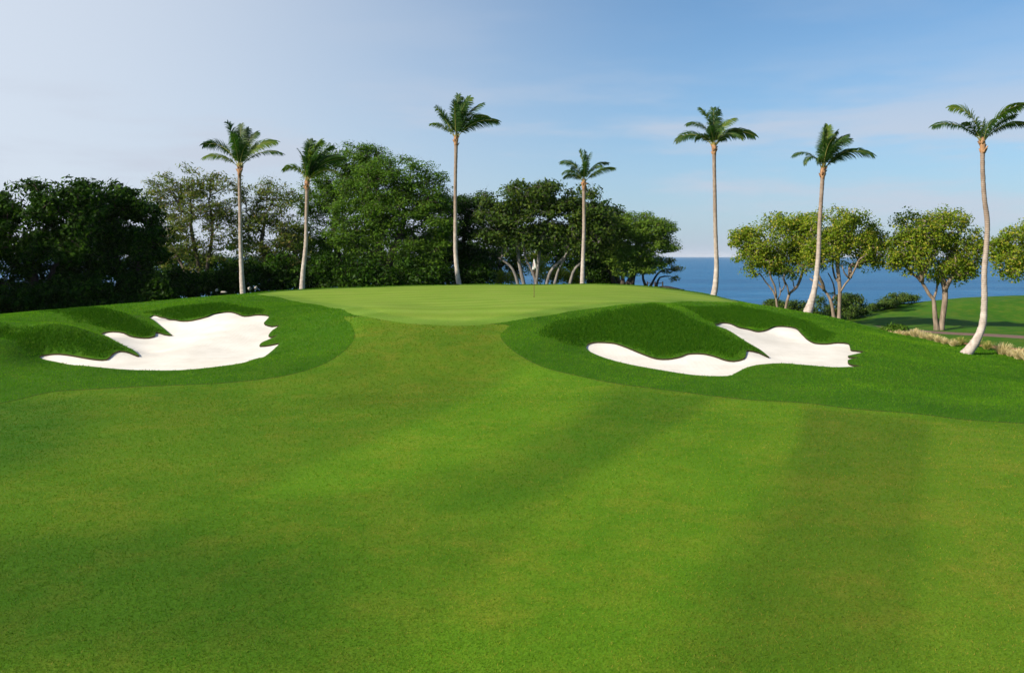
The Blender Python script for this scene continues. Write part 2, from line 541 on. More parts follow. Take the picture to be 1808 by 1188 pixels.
def height(xy):
    xy = np.asarray(xy, float).reshape(-1, 2)
    out = np.empty(len(xy))
    n = len(CP)
    for s in range(0, len(xy), 8000):
        q = xy[s:s + 8000]
        d2 = ((q[:, None, :] - CP[None, :, :2]) ** 2).sum(-1)
        out[s:s + 8000] = _phi(d2) @ W[:n] + W[n] + q @ W[n + 1:]
    x, y = xy[:, 0], xy[:, 1]
    # the far land settles to a level and then falls to the sea
    far = np.clip((np.maximum(np.abs(x) - 52, y - 98) / 22), 0, 1)
    far = far * far * (3 - 2 * far)
    out = out * (1 - far) + 0.4 * far
    coast = np.where(x < 5, 112.0, np.where(x > 26, 104.0, 112 + (x - 5) / 21 * -8)) + 3.0 * np.sin(x * 0.11) + 1.5 * np.sin(x * 0.37 + 1)
    f = np.clip((y - coast + 18) / 26, 0, 1)
    f = f * f * (3 - 2 * f)
    return out - 8.5 * f


def ground_z(x, y):
    return float(height([(x, y)])[0])


_YS = np.concatenate([np.arange(6, 75, 0.06), np.arange(75, 110, 0.25)])


def march(px, py):
    """First point of the land on the line of sight of photo pixel (px, py)."""
    x = (px - CX) / FPX * _YS
    zr = EYE - (py - HZ) / FPX * _YS
    below = zr < height(np.stack([x, _YS], 1))
    i = int(np.argmax(below))
    if not below[i]:
        d = zr - height(np.stack([x, _YS], 1))
        i = int(np.argmin(d[:1150]))
    return np.array((x[i], _YS[i]))


def poly(rows):
    """(px, py) rows are traced on to the land, (px, py, Y) rows take their distance as given."""
    out = []
    for r in rows:
        if len(r) == 2: out.append(march(*r))
        else: out.append(np.array(((r[0] - CX) / FPX * r[2], r[2])))
    return np.array(out)


def smooth_closed(P, step=0.3, closed=True):
    n = len(P)
    out = []
    m = n if closed else n - 1
    for i in range(m):
        p0, p1, p2, p3 = (P[(i + k - 1) % n] if closed else P[min(max(i + k - 1, 0), n - 1)] for k in range(4))
        L_ = np.linalg.norm(p2 - p1)
        k = max(1, int(round(L_ / step)))
        # tension eases overshoot where neighbours differ in length
        m1 = (p2 - p0) * 0.5; m2 = (p3 - p1) * 0.5
        for m_ in (m1, m2):
            l = np.linalg.norm(m_)
            if l > L_: m_ *= L_ / l
        for j in range(k):
            t = j / k
            h00, h10 = 2 * t**3 - 3 * t**2 + 1, t**3 - 2 * t**2 + t
            h01, h11 = -2 * t**3 + 3 * t**2, t**3 - t**2
            out.append(h00 * p1 + h10 * m1 + h01 * p2 + h11 * m2)
    if not closed: out.append(P[-1])
    return np.array(out)


def dense(P, step=0.3):
    out = []
    for i in range(len(P)):
        a, b = P[i], P[(i + 1) % len(P)]
        k = max(1, int(round(np.linalg.norm(b - a) / step)))
        for j in range(k): out.append(a + (b - a) * j / k)
    return np.array(out)


def inside(P, xy):
    x, y = xy[:, 0], xy[:, 1]
    c = np.zeros(len(xy), bool)
    n = len(P)
    for i in range(n):
        x1, y1 = P[i]; x2, y2 = P[(i + 1) % n]
        k = (y1 > y) != (y2 > y)
        if not k.any(): continue
        xi = (x2 - x1) * (y - y1) / (y2 - y1 + 1e-12) + x1
        c ^= k & (x < xi)
    return c


def dist_poly(P, xy):
    A, Bq = P, np.roll(P, -1, 0)
    best = np.full(len(xy), 1e9)
    for a, b in zip(A, Bq):
        d = b - a
        t = np.clip(((xy - a) @ d) / (d @ d + 1e-12), 0, 1)
        best = np.minimum(best, np.hypot(*(xy - a - t[:, None] * d).T))
    return best


SAND_L = smooth_closed(poly([
    (68, 630.5), (100, 639), (150, 646), (200, 650.5), (260, 653.5), (330, 653), (395, 646), (430, 640), (457, 631.5),
    (466, 627, 36.3), (494, 604.5), (478, 608), (459, 610), (463, 604), (484, 594.5), (490, 591), (478, 594), (474, 592), (480, 584), (493, 574),
    (480, 575.5), (468, 572), (466, 569), (475, 557), (455, 555), (432, 558), (415, 552), (400, 550), (380, 553), (365, 559), (340, 565.5), (318, 566), (295, 562), (270, 557), (248, 557.5), (240, 561),
    (258, 569, 45.6), (285, 583, 43.9), (304, 591, 42.6), (290, 590), (276, 586.5), (273, 592), (262, 595.5), (245, 595), (230, 592), (218, 587), (200, 584.5), (184, 587), (178, 591),
    (200, 602, 39.6), (225, 616, 37.6), (246, 626, 36.3), (228, 622), (210, 619.5), (198, 626), (188, 634), (172, 634.5), (150, 631), (125, 626), (105, 624), (85, 625)]), 0.22)
SAND_R = smooth_closed(poly([
    (1035, 611), (1037, 617), (1046, 623), (1070, 632), (1110, 643), (1150, 650.5), (1200, 658), (1245, 663), (1286, 663.5), (1300, 658), (1318, 649), (1340, 643.5), (1380, 641), (1420, 644), (1470, 648), (1500, 648), (1519, 647),
    (1503, 644), (1497, 640), (1499, 635), (1515, 631), (1499, 630), (1497, 628), (1527, 621), (1504, 618.5), (1501, 613), (1497, 606), (1480, 604.5), (1460, 607), (1440, 606), (1425, 598), (1415, 588), (1405, 579), (1390, 576), (1370, 576), (1352, 583), (1335, 585), (1312, 579), (1290, 571), (1272, 569.5), (1263, 574),
    (1285, 587, 42.8), (1320, 605, 40.3), (1358, 628, 37.0), (1340, 622), (1320, 618), (1317, 625), (1312, 632), (1296, 636), (1280, 634), (1262, 628), (1240, 623), (1215, 624), (1200, 630), (1180, 634), (1160, 633), (1135, 625), (1110, 614), (1085, 605), (1060, 602.5), (1042, 605)]), 0.22)
GREEN = smooth_closed(poly([
    (452, 519.5), (500, 527), (560, 539), (610, 550), (655, 561), (705, 569), (760, 573), (820, 574.5), (880, 571), (930, 563), (985, 554), (1040, 545.5), (1090, 539), (1140, 534.5), (1200, 533), (1260, 533), (1305, 534),
    (1295, 531.5, 62.5), (1255, 527, 64), (1200, 518, 65.5), (1150, 511, 66.5), (1000, 506, 68.5), (810, 506, 67.5), (640, 510.5, 64.8), (530, 514, 62), (475, 517, 60)]), 0.35)
FAIRWAY = smooth_closed(poly([
    (-250, 745), (-100, 722), (0, 712), (90, 692), (180, 686), (280, 681), (380, 677), (470, 667.5), (530, 656), (580, 638), (612, 616), (626, 593), (620, 575), (608, 560), (640, 562, 41.6), (705, 570, 40.8), (760, 574, 40.6), (820, 575.5, 40.5), (880, 573),
    (900, 576), (884, 590), (890, 605), (912, 624), (955, 646), (1010, 662), (1090, 677), (1180, 689), (1300, 702), (1420, 711), (1540, 724), (1680, 737), (1808, 747), (1980, 762), (2250, 790)]), 0.4, False)
FAIRWAY = np.vstack([FAIRWAY, [(34, 10), (34, -14), (-30, -14), (-30, 10)]])
PATH = smooth_closed(np.array([(24.6, 59.4), (27.5, 57.9), (31, 55.2), (36, 51.6), (44, 46), (45.6, 48.0), (37.2, 53.6), (32.2, 57.0), (28.6, 59.6), (25.2, 61.2)]), 0.6)
BED = smooth_closed(np.array([(18.6, 57.2), (21.2, 54.2), (24.2, 50.6), (27.4, 46.2), (29.6, 42.4), (31.5, 39.5), (33.0, 40.5), (31.6, 43.2), (29.2, 46.9), (26.0, 51.3), (22.6, 54.9), (19.4, 57.7)]), 0.5)


def build_land():
    pts = []

    def grid(x0, x1, y0, y1, s, hole=None):
        xs = np.arange(x0, x1 + 1e-6, s); ys = np.arange(y0, y1 + 1e-6, s)
        g = np.stack(np.meshgrid(xs, ys), -1).reshape(-1, 2)
        g = g + rng.uniform(-0.18, 0.18, g.shape) * s
        if hole is not None:
            a, b, c, d = hole
            g = g[~((g[:, 0] > a) & (g[:, 0] < b) & (g[:, 1] > c) & (g[:, 1] < d))]
        pts.append(g)
    grid(-24, 26, 8, 54, 0.36)
    grid(-38, 42, 4, 74, 0.9, (-24.2, 26.2, 7.8, 54.2))
    grid(-170, 170, -30, 138, 4.5, (-38.8, 42.8, 3.2, 74.8))
    g = np.vstack(pts)
    polys = [SAND_L, SAND_R, GREEN, FAIRWAY, PATH, BED]
    allp = np.vstack(polys)
    keep = np.ones(len(g), bool)
    for s in range(0, len(g), 3000):
        d2 = ((g[s:s + 3000, None] - allp[None]) ** 2).sum(-1).min(1)
        keep[s:s + 3000] = d2 > 0.11 ** 2
    g = g[keep]
    verts = [Vector(p) for p in g]
    edges = []
    for P in polys:
        b = len(verts)
        verts += [Vector(p) for p in P]
        edges += [(b + i, b + (i + 1) % len(P)) for i in range(len(P))]
    v, e, f, *_ = delaunay_2d_cdt(verts, edges, [], 0, 1e-4)
    V = np.array([(p[0], p[1]) for p in v])
    F = np.array([t for t in f if len(t) == 3])
    # counter-clockwise
    a = V[F]
    ar = (a[:, 1, 0] - a[:, 0, 0]) * (a[:, 2, 1] - a[:, 0, 1]) - (a[:, 1, 1] - a[:, 0, 1]) * (a[:, 2, 0] - a[:, 0, 0])
    F[ar < 0] = F[ar < 0][:, ::-1]
    F = F[np.abs(ar) > 1e-7]
    return V, F


V2, F3 = build_land()
CEN = V2[F3].mean(1)
zone = np.zeros(len(F3), int)          # 0 rough
zone[inside(FAIRWAY, CEN)] = 1
zone[inside(GREEN, CEN)] = 2
LAWN = np.array([(19, 57), (22, 54.4), (25, 51), (28.3, 46.5), (30.8, 42.5), (33, 40), (60, 30), (100, 60), (100, 125), (12, 125), (17.5, 60)])
zone[inside(LAWN, CEN)] = 3
zone[inside(BED, CEN)] = 4
zone[inside(PATH, CEN)] = 5
zone[inside(SAND_L, CEN)] = 6
zone[inside(SAND_R, CEN)] = 7
Z2 = height(V2)
und = 0.02 * np.sin(V2[:, 0] * 0.9 + 1.3 * np.sin(V2[:, 1] * 0.5)) * np.sin(V2[:, 1] * 0.8 + 0.7)
Z2 = Z2 + und
EPS = 0.15
GX = (height(V2 + (EPS, 0)) - height(V2 - (EPS, 0))) / (2 * EPS)
GY = (height(V2 + (0, EPS)) - height(V2 - (0, EPS))) / (2 * EPS)
NRM = np.stack([-GX, -GY, np.ones(len(V2))], 1)
NRM /= np.linalg.norm(NRM, axis=1)[:, None]

# how the mower has left the fairway: tones laid over the grass in bands and patches
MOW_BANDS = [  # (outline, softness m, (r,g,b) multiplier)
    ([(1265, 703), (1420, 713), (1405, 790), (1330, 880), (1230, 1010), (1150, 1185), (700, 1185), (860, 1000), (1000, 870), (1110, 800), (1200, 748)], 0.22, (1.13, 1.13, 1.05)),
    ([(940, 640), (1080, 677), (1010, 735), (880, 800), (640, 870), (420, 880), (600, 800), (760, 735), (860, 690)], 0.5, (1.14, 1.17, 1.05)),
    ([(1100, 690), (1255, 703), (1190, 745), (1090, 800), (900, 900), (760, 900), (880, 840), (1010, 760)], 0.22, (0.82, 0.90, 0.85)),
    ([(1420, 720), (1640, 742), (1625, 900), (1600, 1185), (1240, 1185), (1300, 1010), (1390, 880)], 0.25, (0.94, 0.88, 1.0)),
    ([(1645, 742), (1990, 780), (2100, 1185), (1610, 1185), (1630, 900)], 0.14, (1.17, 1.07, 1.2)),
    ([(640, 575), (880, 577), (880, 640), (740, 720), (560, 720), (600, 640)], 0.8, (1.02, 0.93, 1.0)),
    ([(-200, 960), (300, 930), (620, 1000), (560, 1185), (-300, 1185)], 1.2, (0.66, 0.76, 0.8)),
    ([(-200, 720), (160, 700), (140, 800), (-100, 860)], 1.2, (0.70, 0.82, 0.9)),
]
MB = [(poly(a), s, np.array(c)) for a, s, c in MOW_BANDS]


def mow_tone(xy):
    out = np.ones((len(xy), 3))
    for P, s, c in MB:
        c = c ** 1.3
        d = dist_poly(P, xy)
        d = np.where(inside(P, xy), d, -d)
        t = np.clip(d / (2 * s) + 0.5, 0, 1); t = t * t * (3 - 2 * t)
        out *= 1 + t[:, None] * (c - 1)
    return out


def set_mow(o, tone):
    a = o.data.color_attributes.new('mow', 'FLOAT_COLOR', 'POINT')
    c = np.ones((len(o.data.vertices), 4), np.float32)
    c[:, :3] = tone * 0.5
    a.data.foreach_set('color', c.ravel())


def sheet(name, ids, mat, dz=0.0, skirt=0.0):
    sel = F3[np.isin(zone, ids)]
    used, inv = np.unique(sel, return_inverse=True)
    f = inv.reshape(-1, 3)
    v = np.column_stack([V2[used], Z2[used] + dz])
    nv = NRM[used]
    quads = None
    if skirt:
        e = np.vstack([f[:, [0, 1]], f[:, [1, 2]], f[:, [2, 0]]])
        key = np.sort(e, 1)
        _, i, c = np.unique(key, axis=0, return_index=True, return_counts=True)
        be = e[i[c == 1]]
        g = used[be]
        nb = len(v)
        v = np.vstack([v, np.column_stack([V2[used], Z2[used] + dz - skirt])])
        quads = np.column_stack([be[:, 1], be[:, 0], be[:, 0] + nb, be[:, 1] + nb])
    o = mesh_np(name, v, f, quads, mat, None, True)
    if quads is None:
        o.data.normals_split_custom_set_from_vertices([tuple(n) for n in nv])
    else:
        o.data.materials.append(M['soil'])
        mi = np.zeros(len(f) + len(quads), np.int32); mi[len(f):] = 1
        if len(o.data.polygons) == len(mi):
            o.data.polygons.foreach_set('material_index', mi)
        nn = np.vstack([nv, nv])
        ln = nn[np.array([l.vertex_index for l in o.data.loops])]
        o.data.normals_split_custom_set([tuple(n) for n in ln])
    tag(o, kind='structure')
    return o, used


rough, _ = sheet('rough', [0], M['rough'], 0.0, 0.25)
fairway, fu = sheet('fairway', [1], M['fairway'], -0.012)
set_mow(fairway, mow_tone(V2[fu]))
green, gu = sheet('putting_green', [2], M['green'], -0.02)
_c = np.clip((1.15 - dist_poly(GREEN, V2[gu])) / 0.25, 0, 1)[:, None]
set_mow(green, 1 + _c * (np.array((0.70, 0.80, 0.75)) - 1))      # the closer cut collar round it
lawn, _ = sheet('lawn', [3], M['lawn'], 0.0)
bed, _ = sheet('planting_bed', [4], M['mulch'], -0.02)
path, _ = sheet('path', [5], M['path'], 0.0)
sand_a, _ = sheet('bunker_sand', [6], M['sand'], -0.07)
sand_b, _ = sheet('bunker_sand', [7], M['sand'], -0.07)
tag(sand_a, 'white sand of the bunker with two turf noses on the left of the green')
tag(sand_b, 'white sand of the bunker in front of the palms and sea on the right')
for o, l in ((rough, 'longer dark green turf around the bunkers and on the banks'), (fairway, 'mown fairway in the foreground'),
             (green, 'pale finely mown putting green with the flag'), (lawn, 'lower lawn with its hill above the sea on the right'), (bed, 'strip of brown bark mulch under the straw grasses'),
             (path, 'brown cart path across the lower lawn')):
    tag(o, l)

sea_v = [(-11000, 60, -6), (11000, 60, -6), (11000, 14000, -6), (-11000, 14000, -6)]
sea = mesh_np('sea', sea_v, None, [(0, 1, 2, 3)], M['sea'])
tag(sea, 'calm blue sea running to the horizon', kind='structure')


# ------------------------------------------------------------------ grass blades on the near turf
def blades(name, ids, parent, mat, density, hgt, wid, lim, tone=None, dz=0.0, lean=0.7, seed=3):
    """Short blades scattered over zones; density(xy) in blades per square metre."""
    g = np.random.default_rng(seed)
    sel = F3[np.isin(zone, ids)]
    tri = V2[sel]
    c = tri.mean(1)
    ok = lim(c)
    sel, tri, c = sel[ok], tri[ok], c[ok]
    area = 0.5 * np.abs((tri[:, 1, 0] - tri[:, 0, 0]) * (tri[:, 2, 1] - tri[:, 0, 1]) - (tri[:, 1, 1] - tri[:, 0, 1]) * (tri[:, 2, 0] - tri[:, 0, 0]))
    near = np.minimum(dist_poly(SAND_L, c), dist_poly(SAND_R, c)) if 0 in ids else np.full(len(c), 9.0)
    n = g.poisson(area * density(c) * (near > 0.14))
    idx = np.repeat(np.arange(len(sel)), n)
    u, w = g.random(len(idx)), g.random(len(idx))
    fl = u + w > 1
    u[fl], w[fl] = 1 - u[fl], 1 - w[fl]
    P3 = np.column_stack([V2, Z2 + dz])[sel]
    p = P3[idx, 0] + u[:, None] * (P3[idx, 1] - P3[idx, 0]) + w[:, None] * (P3[idx, 2] - P3[idx, 0])
    N = len(p)
    d = np.maximum(p[:, 1], 6)
    h = hgt(d) * g.uniform(0.6, 1.3, N)
    wd = wid(d) * g.uniform(0.7, 1.3, N)
    az = g.uniform(0, 2 * np.pi, N)
    side = np.column_stack([np.cos(az), np.sin(az), np.zeros(N)]) * wd[:, None] * 0.5
    ln = g.normal(0, lean, (N, 2))
    tip = p + np.column_stack([ln[:, 0] * h, ln[:, 1] * h, h])
    v = np.stack([p - side, p + side, tip], 1).reshape(-1, 3)
    o = mesh_np(name, v, np.arange(N * 3).reshape(-1, 3), None, mat, parent, False)
    if tone is not None:
        t = tone(p[:, :2])
        set_mow(o, np.repeat(t, 3, 0))
    tag(o, kind='stuff')
    print(name, N)
    return o


def rough_tone(xy):
    """Uneven vigour of the longer turf: clumps and paler patches."""
    x, y = xy[:, 0], xy[:, 1]
    g = np.random.default_rng(77)
    f = np.zeros(len(x))
    for k in range(14):
        a = g.uniform(0, 2 * np.pi); w = 0.5 * 1.32 ** k
        f += np.sin((x * math.cos(a) + y * math.sin(a)) * w + g.uniform(0, 6) + 1.5 * np.sin((x * math.sin(a) - y * math.cos(a)) * w * 0.6)) / (1 + 0.12 * k)
    f = f / 3.0
    t = 1 + 0.17 * np.clip(f, -1.6, 1.6)
    return np.column_stack([t * (1 + 0.08 * f), t, np.ones(len(x))])


def vis(c, pad=8.0):
    return np.abs(c[:, 0]) < c[:, 1] * (904 / FPX) + pad


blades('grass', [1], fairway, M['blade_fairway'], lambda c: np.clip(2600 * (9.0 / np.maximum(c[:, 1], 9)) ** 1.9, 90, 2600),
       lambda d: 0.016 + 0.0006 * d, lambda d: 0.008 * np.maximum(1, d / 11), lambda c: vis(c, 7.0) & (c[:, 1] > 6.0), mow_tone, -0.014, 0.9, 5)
FACES = [poly([(0, 572), (80, 573), (150, 584, 37.4), (200, 605, 37.0), (245, 627, 36.4), (205, 620), (183, 635), (150, 632), (105, 625), (70, 629), (30, 612), (-40, 590)]),  # bunker banks and noses whose shade is put into darker blades
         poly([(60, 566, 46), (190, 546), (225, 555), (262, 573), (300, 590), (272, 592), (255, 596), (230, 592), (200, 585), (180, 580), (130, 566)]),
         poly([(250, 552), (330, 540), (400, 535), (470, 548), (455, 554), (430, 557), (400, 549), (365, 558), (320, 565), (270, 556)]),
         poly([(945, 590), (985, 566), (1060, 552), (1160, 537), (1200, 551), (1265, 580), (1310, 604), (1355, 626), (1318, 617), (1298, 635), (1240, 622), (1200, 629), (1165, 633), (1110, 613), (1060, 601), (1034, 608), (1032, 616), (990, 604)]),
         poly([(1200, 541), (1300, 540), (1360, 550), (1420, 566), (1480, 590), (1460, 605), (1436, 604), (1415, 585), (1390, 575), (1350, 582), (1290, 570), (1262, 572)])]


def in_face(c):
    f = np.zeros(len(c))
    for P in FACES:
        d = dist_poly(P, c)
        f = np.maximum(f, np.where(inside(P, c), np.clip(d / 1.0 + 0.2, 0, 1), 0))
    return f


blades('grass', [0], rough, M['blade_long_shade'], lambda c: 1100.0 * in_face(c),
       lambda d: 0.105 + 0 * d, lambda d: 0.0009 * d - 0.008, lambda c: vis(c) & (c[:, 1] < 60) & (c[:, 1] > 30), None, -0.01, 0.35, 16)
blades('grass', [0], rough, M['blade_rough'], lambda c: np.where(c[:, 1] < 52, 420.0, 150.0),
       lambda d: 0.058 + 0 * d, lambda d: 0.0009 * d - 0.008, lambda c: vis(c) & (c[:, 1] < 72) & (c[:, 1] > 22), rough_tone, -0.01, 0.8, 6)

#@@OBJECTS
# ------------------------------------------------------------------ flag in the hole
def make_flag():
    x, y = march(943, 523)
    z = ground_z(x, y) - 0.02
    root = empty('golf_flagstick', (x, y, z))
    tag(root, 'slim flagstick with a limp white flag standing in the hole on the putting green', 'flagstick')
    g = Geo()
    H = 2.2
    zz = np.linspace(-0.12, H, 12)
    g.tube(np.column_stack([np.full(12, x), np.full(12, y), z + zz]), np.interp(zz, [0, H], [0.016, 0.011]), 10)
    mp_, N, L, B = new_mat('pole_paint')
    B.inputs['Base Color'].default_value = (0.13, 0.055, 0.035, 1); B.inputs['Roughness'].default_value = 0.4
    g.obj('pole', mp_, root, True, (x, y, z))
    k = Geo()
    k.tube([(x, y, z + H), (x, y, z + H + 0.02), (x, y, z + H + 0.05)], [0.014, 0.024, 0.010], 10)
    k.obj('finial', mp_, root, True, (x, y, z))
    # hanging cloth: gathered at the top of the pole, spreading in folds below
    nu, nv = 22, 26
    U, Vv = np.meshgrid(np.linspace(0, 1, nu), np.linspace(0, 1, nv))
    fall = Vv
    hw = 0.02 + 0.11 * fall ** 0.85
    X = x + (U - 0.42) * 2 * hw + 0.02 * np.sin(U * 14 + 2 * fall) * fall
    Yc = y - 0.02 + 0.05 * np.sin(U * 17 + 1.2 * fall) * (0.3 + fall)
    Zc = z + H - 0.02 - fall * (0.52 + 0.10 * np.sin(U * 3.0 + 0.4) - 0.12 * (U - 0.2) ** 2)
    X, Yc = x + (X - x) * 0.86 + (Yc - y) * 0.5, y + (Yc - y) * 0.86 - (X - x) * 0.5
    vv = np.stack([X, Yc, Zc], -1).reshape(-1, 3)
    q = [(r * nu + c, r * nu + c + 1, (r + 1) * nu + c + 1, (r + 1) * nu + c) for r in range(nv - 1) for c in range(nu - 1)]
    mf, N, L, B = new_mat('flag_cloth')
    B.inputs['Base Color'].default_value = (0.82, 0.80, 0.78, 1); B.inputs['Roughness'].default_value = 0.8
    c = mesh_np('flag_cloth', vv, None, q, mf, root, True, (x, y, z))
    so = c.modifiers.new('thickness', 'SOLIDIFY'); so.thickness = 0.003
    # the red figure printed on the cloth, showing in the folds
    mr, N, L, B = new_mat('flag_red')
    B.inputs['Base Color'].default_value = (0.5, 0.05, 0.05, 1)
    sel = [i for i, (r, cc) in enumerate([(r, cc) for r in range(nv - 1) for cc in range(nu - 1)])
           if 8 < r < 18 and (cc in (7, 8) or (cc in (9, 10, 11) and r in (9, 10, 13, 14, 17)) or (cc in (11, 12) and 9 < r < 15))]
    c.data.materials.append(mr)
    for i in sel: c.data.polygons[i].material_index = 1
    cup = Geo()
    th = np.linspace(0, 2 * np.pi, 20, endpoint=False)
    ring = lambda r, h: np.column_stack([x + r * np.cos(th), y + r * np.sin(th), np.full(20, h)])
    cup.add(np.vstack([ring(0.054, z + 0.0), ring(0.056, z + 0.003), ring(0.05, z - 0.1)]), None,
            [(a * 20 + i, a * 20 + (i + 1) % 20, (a + 1) * 20 + (i + 1) % 20, (a + 1) * 20 + i) for a in range(2) for i in range(20)])
    cup.obj('hole_cup', M['soil'], root, True, (x, y, z))


make_flag()

# ------------------------------------------------------------------ coconut palms
M['palm_trunk'] = bark_mat('palm_trunk', (0.32, 0.27, 0.235), (0.50, 0.445, 0.40), 5.0, (1, 1, 0.6), rings=3.4, bump=0.35)
M['palm_boot'] = bark_mat('palm_boot', (0.20, 0.10, 0.05), (0.40, 0.23, 0.12), 7.0, (1, 1, 0.4))
M['palm_leaf'] = leaf_mat('palm_leaf', [(0, (0.015, 0.046, 0.009)), (0.6, (0.028, 0.074, 0.012)), (1, (0.062, 0.112, 0.017))], 0.38, 0.25, 0.5, 1.7)
M['palm_leaf_pale'] = leaf_mat('palm_leaf_pale', [(0, (0.06, 0.12, 0.014)), (0.6, (0.10, 0.165, 0.018)), (1, (0.16, 0.19, 0.025))], 0.42, 0.2, 0.5, 1.6)  # lighter, yellower leaf colour given to some of the fronds
M['palm_rib'] = plain('palm_rib', (0.24, 0.22, 0.055), 0.5, 0.4, 0.25, 3, 0.1)


def frond(apex, az, e0, droop, L_, mat, parent, seed, wind=0.12):
    """One feather leaf: a tapering rib that arches over and two rows of drooping leaflets."""
    g = np.random.default_rng(seed)
    n = 26
    t = np.linspace(0, 1, n)
    el = R(e0) - R(droop) * t ** 1.35
    a = R(az) + R(g.uniform(-6, 6)) * t
    step = L_ / (n - 1)
    d = np.column_stack([np.cos(el) * np.cos(a), np.cos(el) * np.sin(a), np.sin(el)])
    d[:, 0] += wind * t
    d /= np.linalg.norm(d, axis=1)[:, None]
    p = apex + np.vstack([np.zeros(3), np.cumsum(d[:-1] * step, 0)])
    rb = Geo()
    rb.tube(p, np.interp(t, [0, 0.12, 1], [0.055, 0.03, 0.006]) * L_ / 3.2, 6)
    # leaflets
    m = 54
    s = np.linspace(0.14, 0.995, m)
    P = np.column_stack([np.interp(s, t, p[:, i]) for i in range(3)])
    T = np.column_stack([np.interp(s, t, d[:, i]) for i in range(3)])
    T /= np.linalg.norm(T, axis=1)[:, None]
    hor = np.column_stack([-np.sin(a), np.cos(a), np.zeros(n)])
    Hs = np.column_stack([np.interp(s, t, hor[:, i]) for i in range(3)])
    up = np.cross(T, Hs); up *= np.sign(up[:, 2:3] + 1e-6)
    roll = R(g.uniform(25, 60) * (1 if g.random() < 0.5 else -1)) * np.linspace(0.7, 1.1, m)[:, None]
    Hs, up = Hs * np.cos(roll) + up * np.sin(roll), up * np.cos(roll) - Hs * np.sin(roll)
    lf = Geo()
    for sgn in (-1, 1):
        ll = (g.random(m) > 0.1) * L_ * 0.25 * np.interp(s, [0.14, 0.3, 0.65, 0.88, 1], [0.5, 0.92, 1.0, 0.72, 0.42]) * g.uniform(0.85, 1.1, m)
        fw = np.interp(s, [0.14, 0.6, 1], [0.75, 1.05, 2.0])[:, None]
        dr = sgn * Hs + T * fw + up * g.uniform(0.05, 0.45, m)[:, None]
        dr[:, 0] += wind * 1.2
        dr /= np.linalg.norm(dr, axis=1)[:, None]
        wd = 0.025 * L_ / 2.6 * g.uniform(0.8, 1.2, m)
        K = 4
        pos = P.copy(); dir_ = dr.copy()
        rows = []
        for k in range(K + 1):
            w = wd * (0.75, 1.0, 0.9, 0.6, 0.06)[k]
            sd = np.cross(dir_, up); sd /= np.linalg.norm(sd, axis=1)[:, None] + 1e-9
            rows.append(np.stack([pos - sd * w[:, None], pos + sd * w[:, None]], 1))
            pos = pos + dir_ * (ll / K)[:, None]
            dir_ = dir_ + np.array((wind * 0.25, 0, -0.30 - 0.1 * g.random()))
            dir_ /= np.linalg.norm(dir_, axis=1)[:, None]
        Vv = np.stack(rows, 1).reshape(m, -1, 3)
        q = []
        for k in range(K): q.append((2 * k, 2 * k + 1, 2 * k + 3, 2 * k + 2))
        q = (np.array(q)[None] + (np.arange(m) * 2 * (K + 1))[:, None, None]).reshape(-1, 4)
        lf.add(Vv.reshape(-1, 3), None, q)
    o = lf.obj('frond', mat, parent, False, parent.location)
    rb.obj('rib', M['palm_rib'], o, True, parent.location)
    return o


def palm(label, Y, trunk_px, radii_px, fronds, seed):
    """trunk_px from the foot up; fronds as (azimuth, elevation, droop, length in photo px, young)."""
    s = Y / FPX
    foot = at(*trunk_px[0], Y)
    foot[2] = ground_z(foot[0], foot[1])
    pts = np.array([at(px, py, Y) for px, py in trunk_px])
    pts[0] = foot - (0, 0, 0.15)
    root = empty('coconut_palm', foot)
    tag(root, label, 'palm tree', 'coconut palms round the putting green')
    n = 90
    ts = np.linspace(0, 1, len(pts)); t = np.linspace(0, 1, n)
    cv = smooth_closed(pts, 0.12, False)
    cl = np.concatenate([[0], np.cumsum(np.linalg.norm(np.diff(cv, axis=0), axis=1))])
    u = np.linspace(0, cl[-1], n)
    C_ = np.column_stack([np.interp(u, cl, cv[:, i]) for i in range(3)])
    g = np.random.default_rng(seed)
    rad = np.interp(t, np.linspace(0, 1, len(radii_px)), radii_px) * 0.39 * s
    rad = rad * (1 + 0.035 * np.sin(np.arange(n) * 2.1) + g.uniform(-0.02, 0.02, n))
    bump = 1 + g.uniform(-0.03, 0.03, (n, 12))
    T = Geo(); T.tube(C_, rad, 12, True, bump)
    T.obj('trunk', M['palm_trunk'], root, True, foot)
    apex = C_[-1]
    ax = C_[-1] - C_[-4]; ax /= np.linalg.norm(ax)
    # husky crown shaft of old leaf bases
    B_ = Geo()
    r1 = rad[-1]
    hs = np.array([-0.55, -0.3, -0.05, 0.15, 0.32, 0.45])
    B_.tube(apex + ax * hs[:, None], r1 * np.array([1.02, 1.1, 1.38, 1.3, 0.8, 0.3]), 10)
    for k in range(9):
        aa = k * 2.4; h0 = g.uniform(-0.45, 0.1)
        o_ = np.array((math.cos(aa), math.sin(aa), 0))
        b0 = apex + ax * h0 + o_ * r1 * 0.9
        B_.tube([b0, b0 + o_ * 0.06 + ax * 0.10, b0 + o_ * 0.15 + ax * 0.22], [0.06, 0.05, 0.02], 5)
    B_.obj('crown_shaft', M['palm_boot'], root, True, foot)
    top = apex + ax * 0.2
    for i, f in enumerate(fronds):
        az, e0, dp, lp = f[:4]
        is_pale = len(f) > 4 and f[4]
        a0 = R(az)
        st = top + np.array((math.cos(a0), math.sin(a0), 0)) * r1 * 0.7
        frond(st, az, e0 + 3, dp * 1.05, lp * s * 0.97, M['palm_leaf_pale'] if is_pale else M['palm_leaf'], root, seed * 100 + i)
    return root


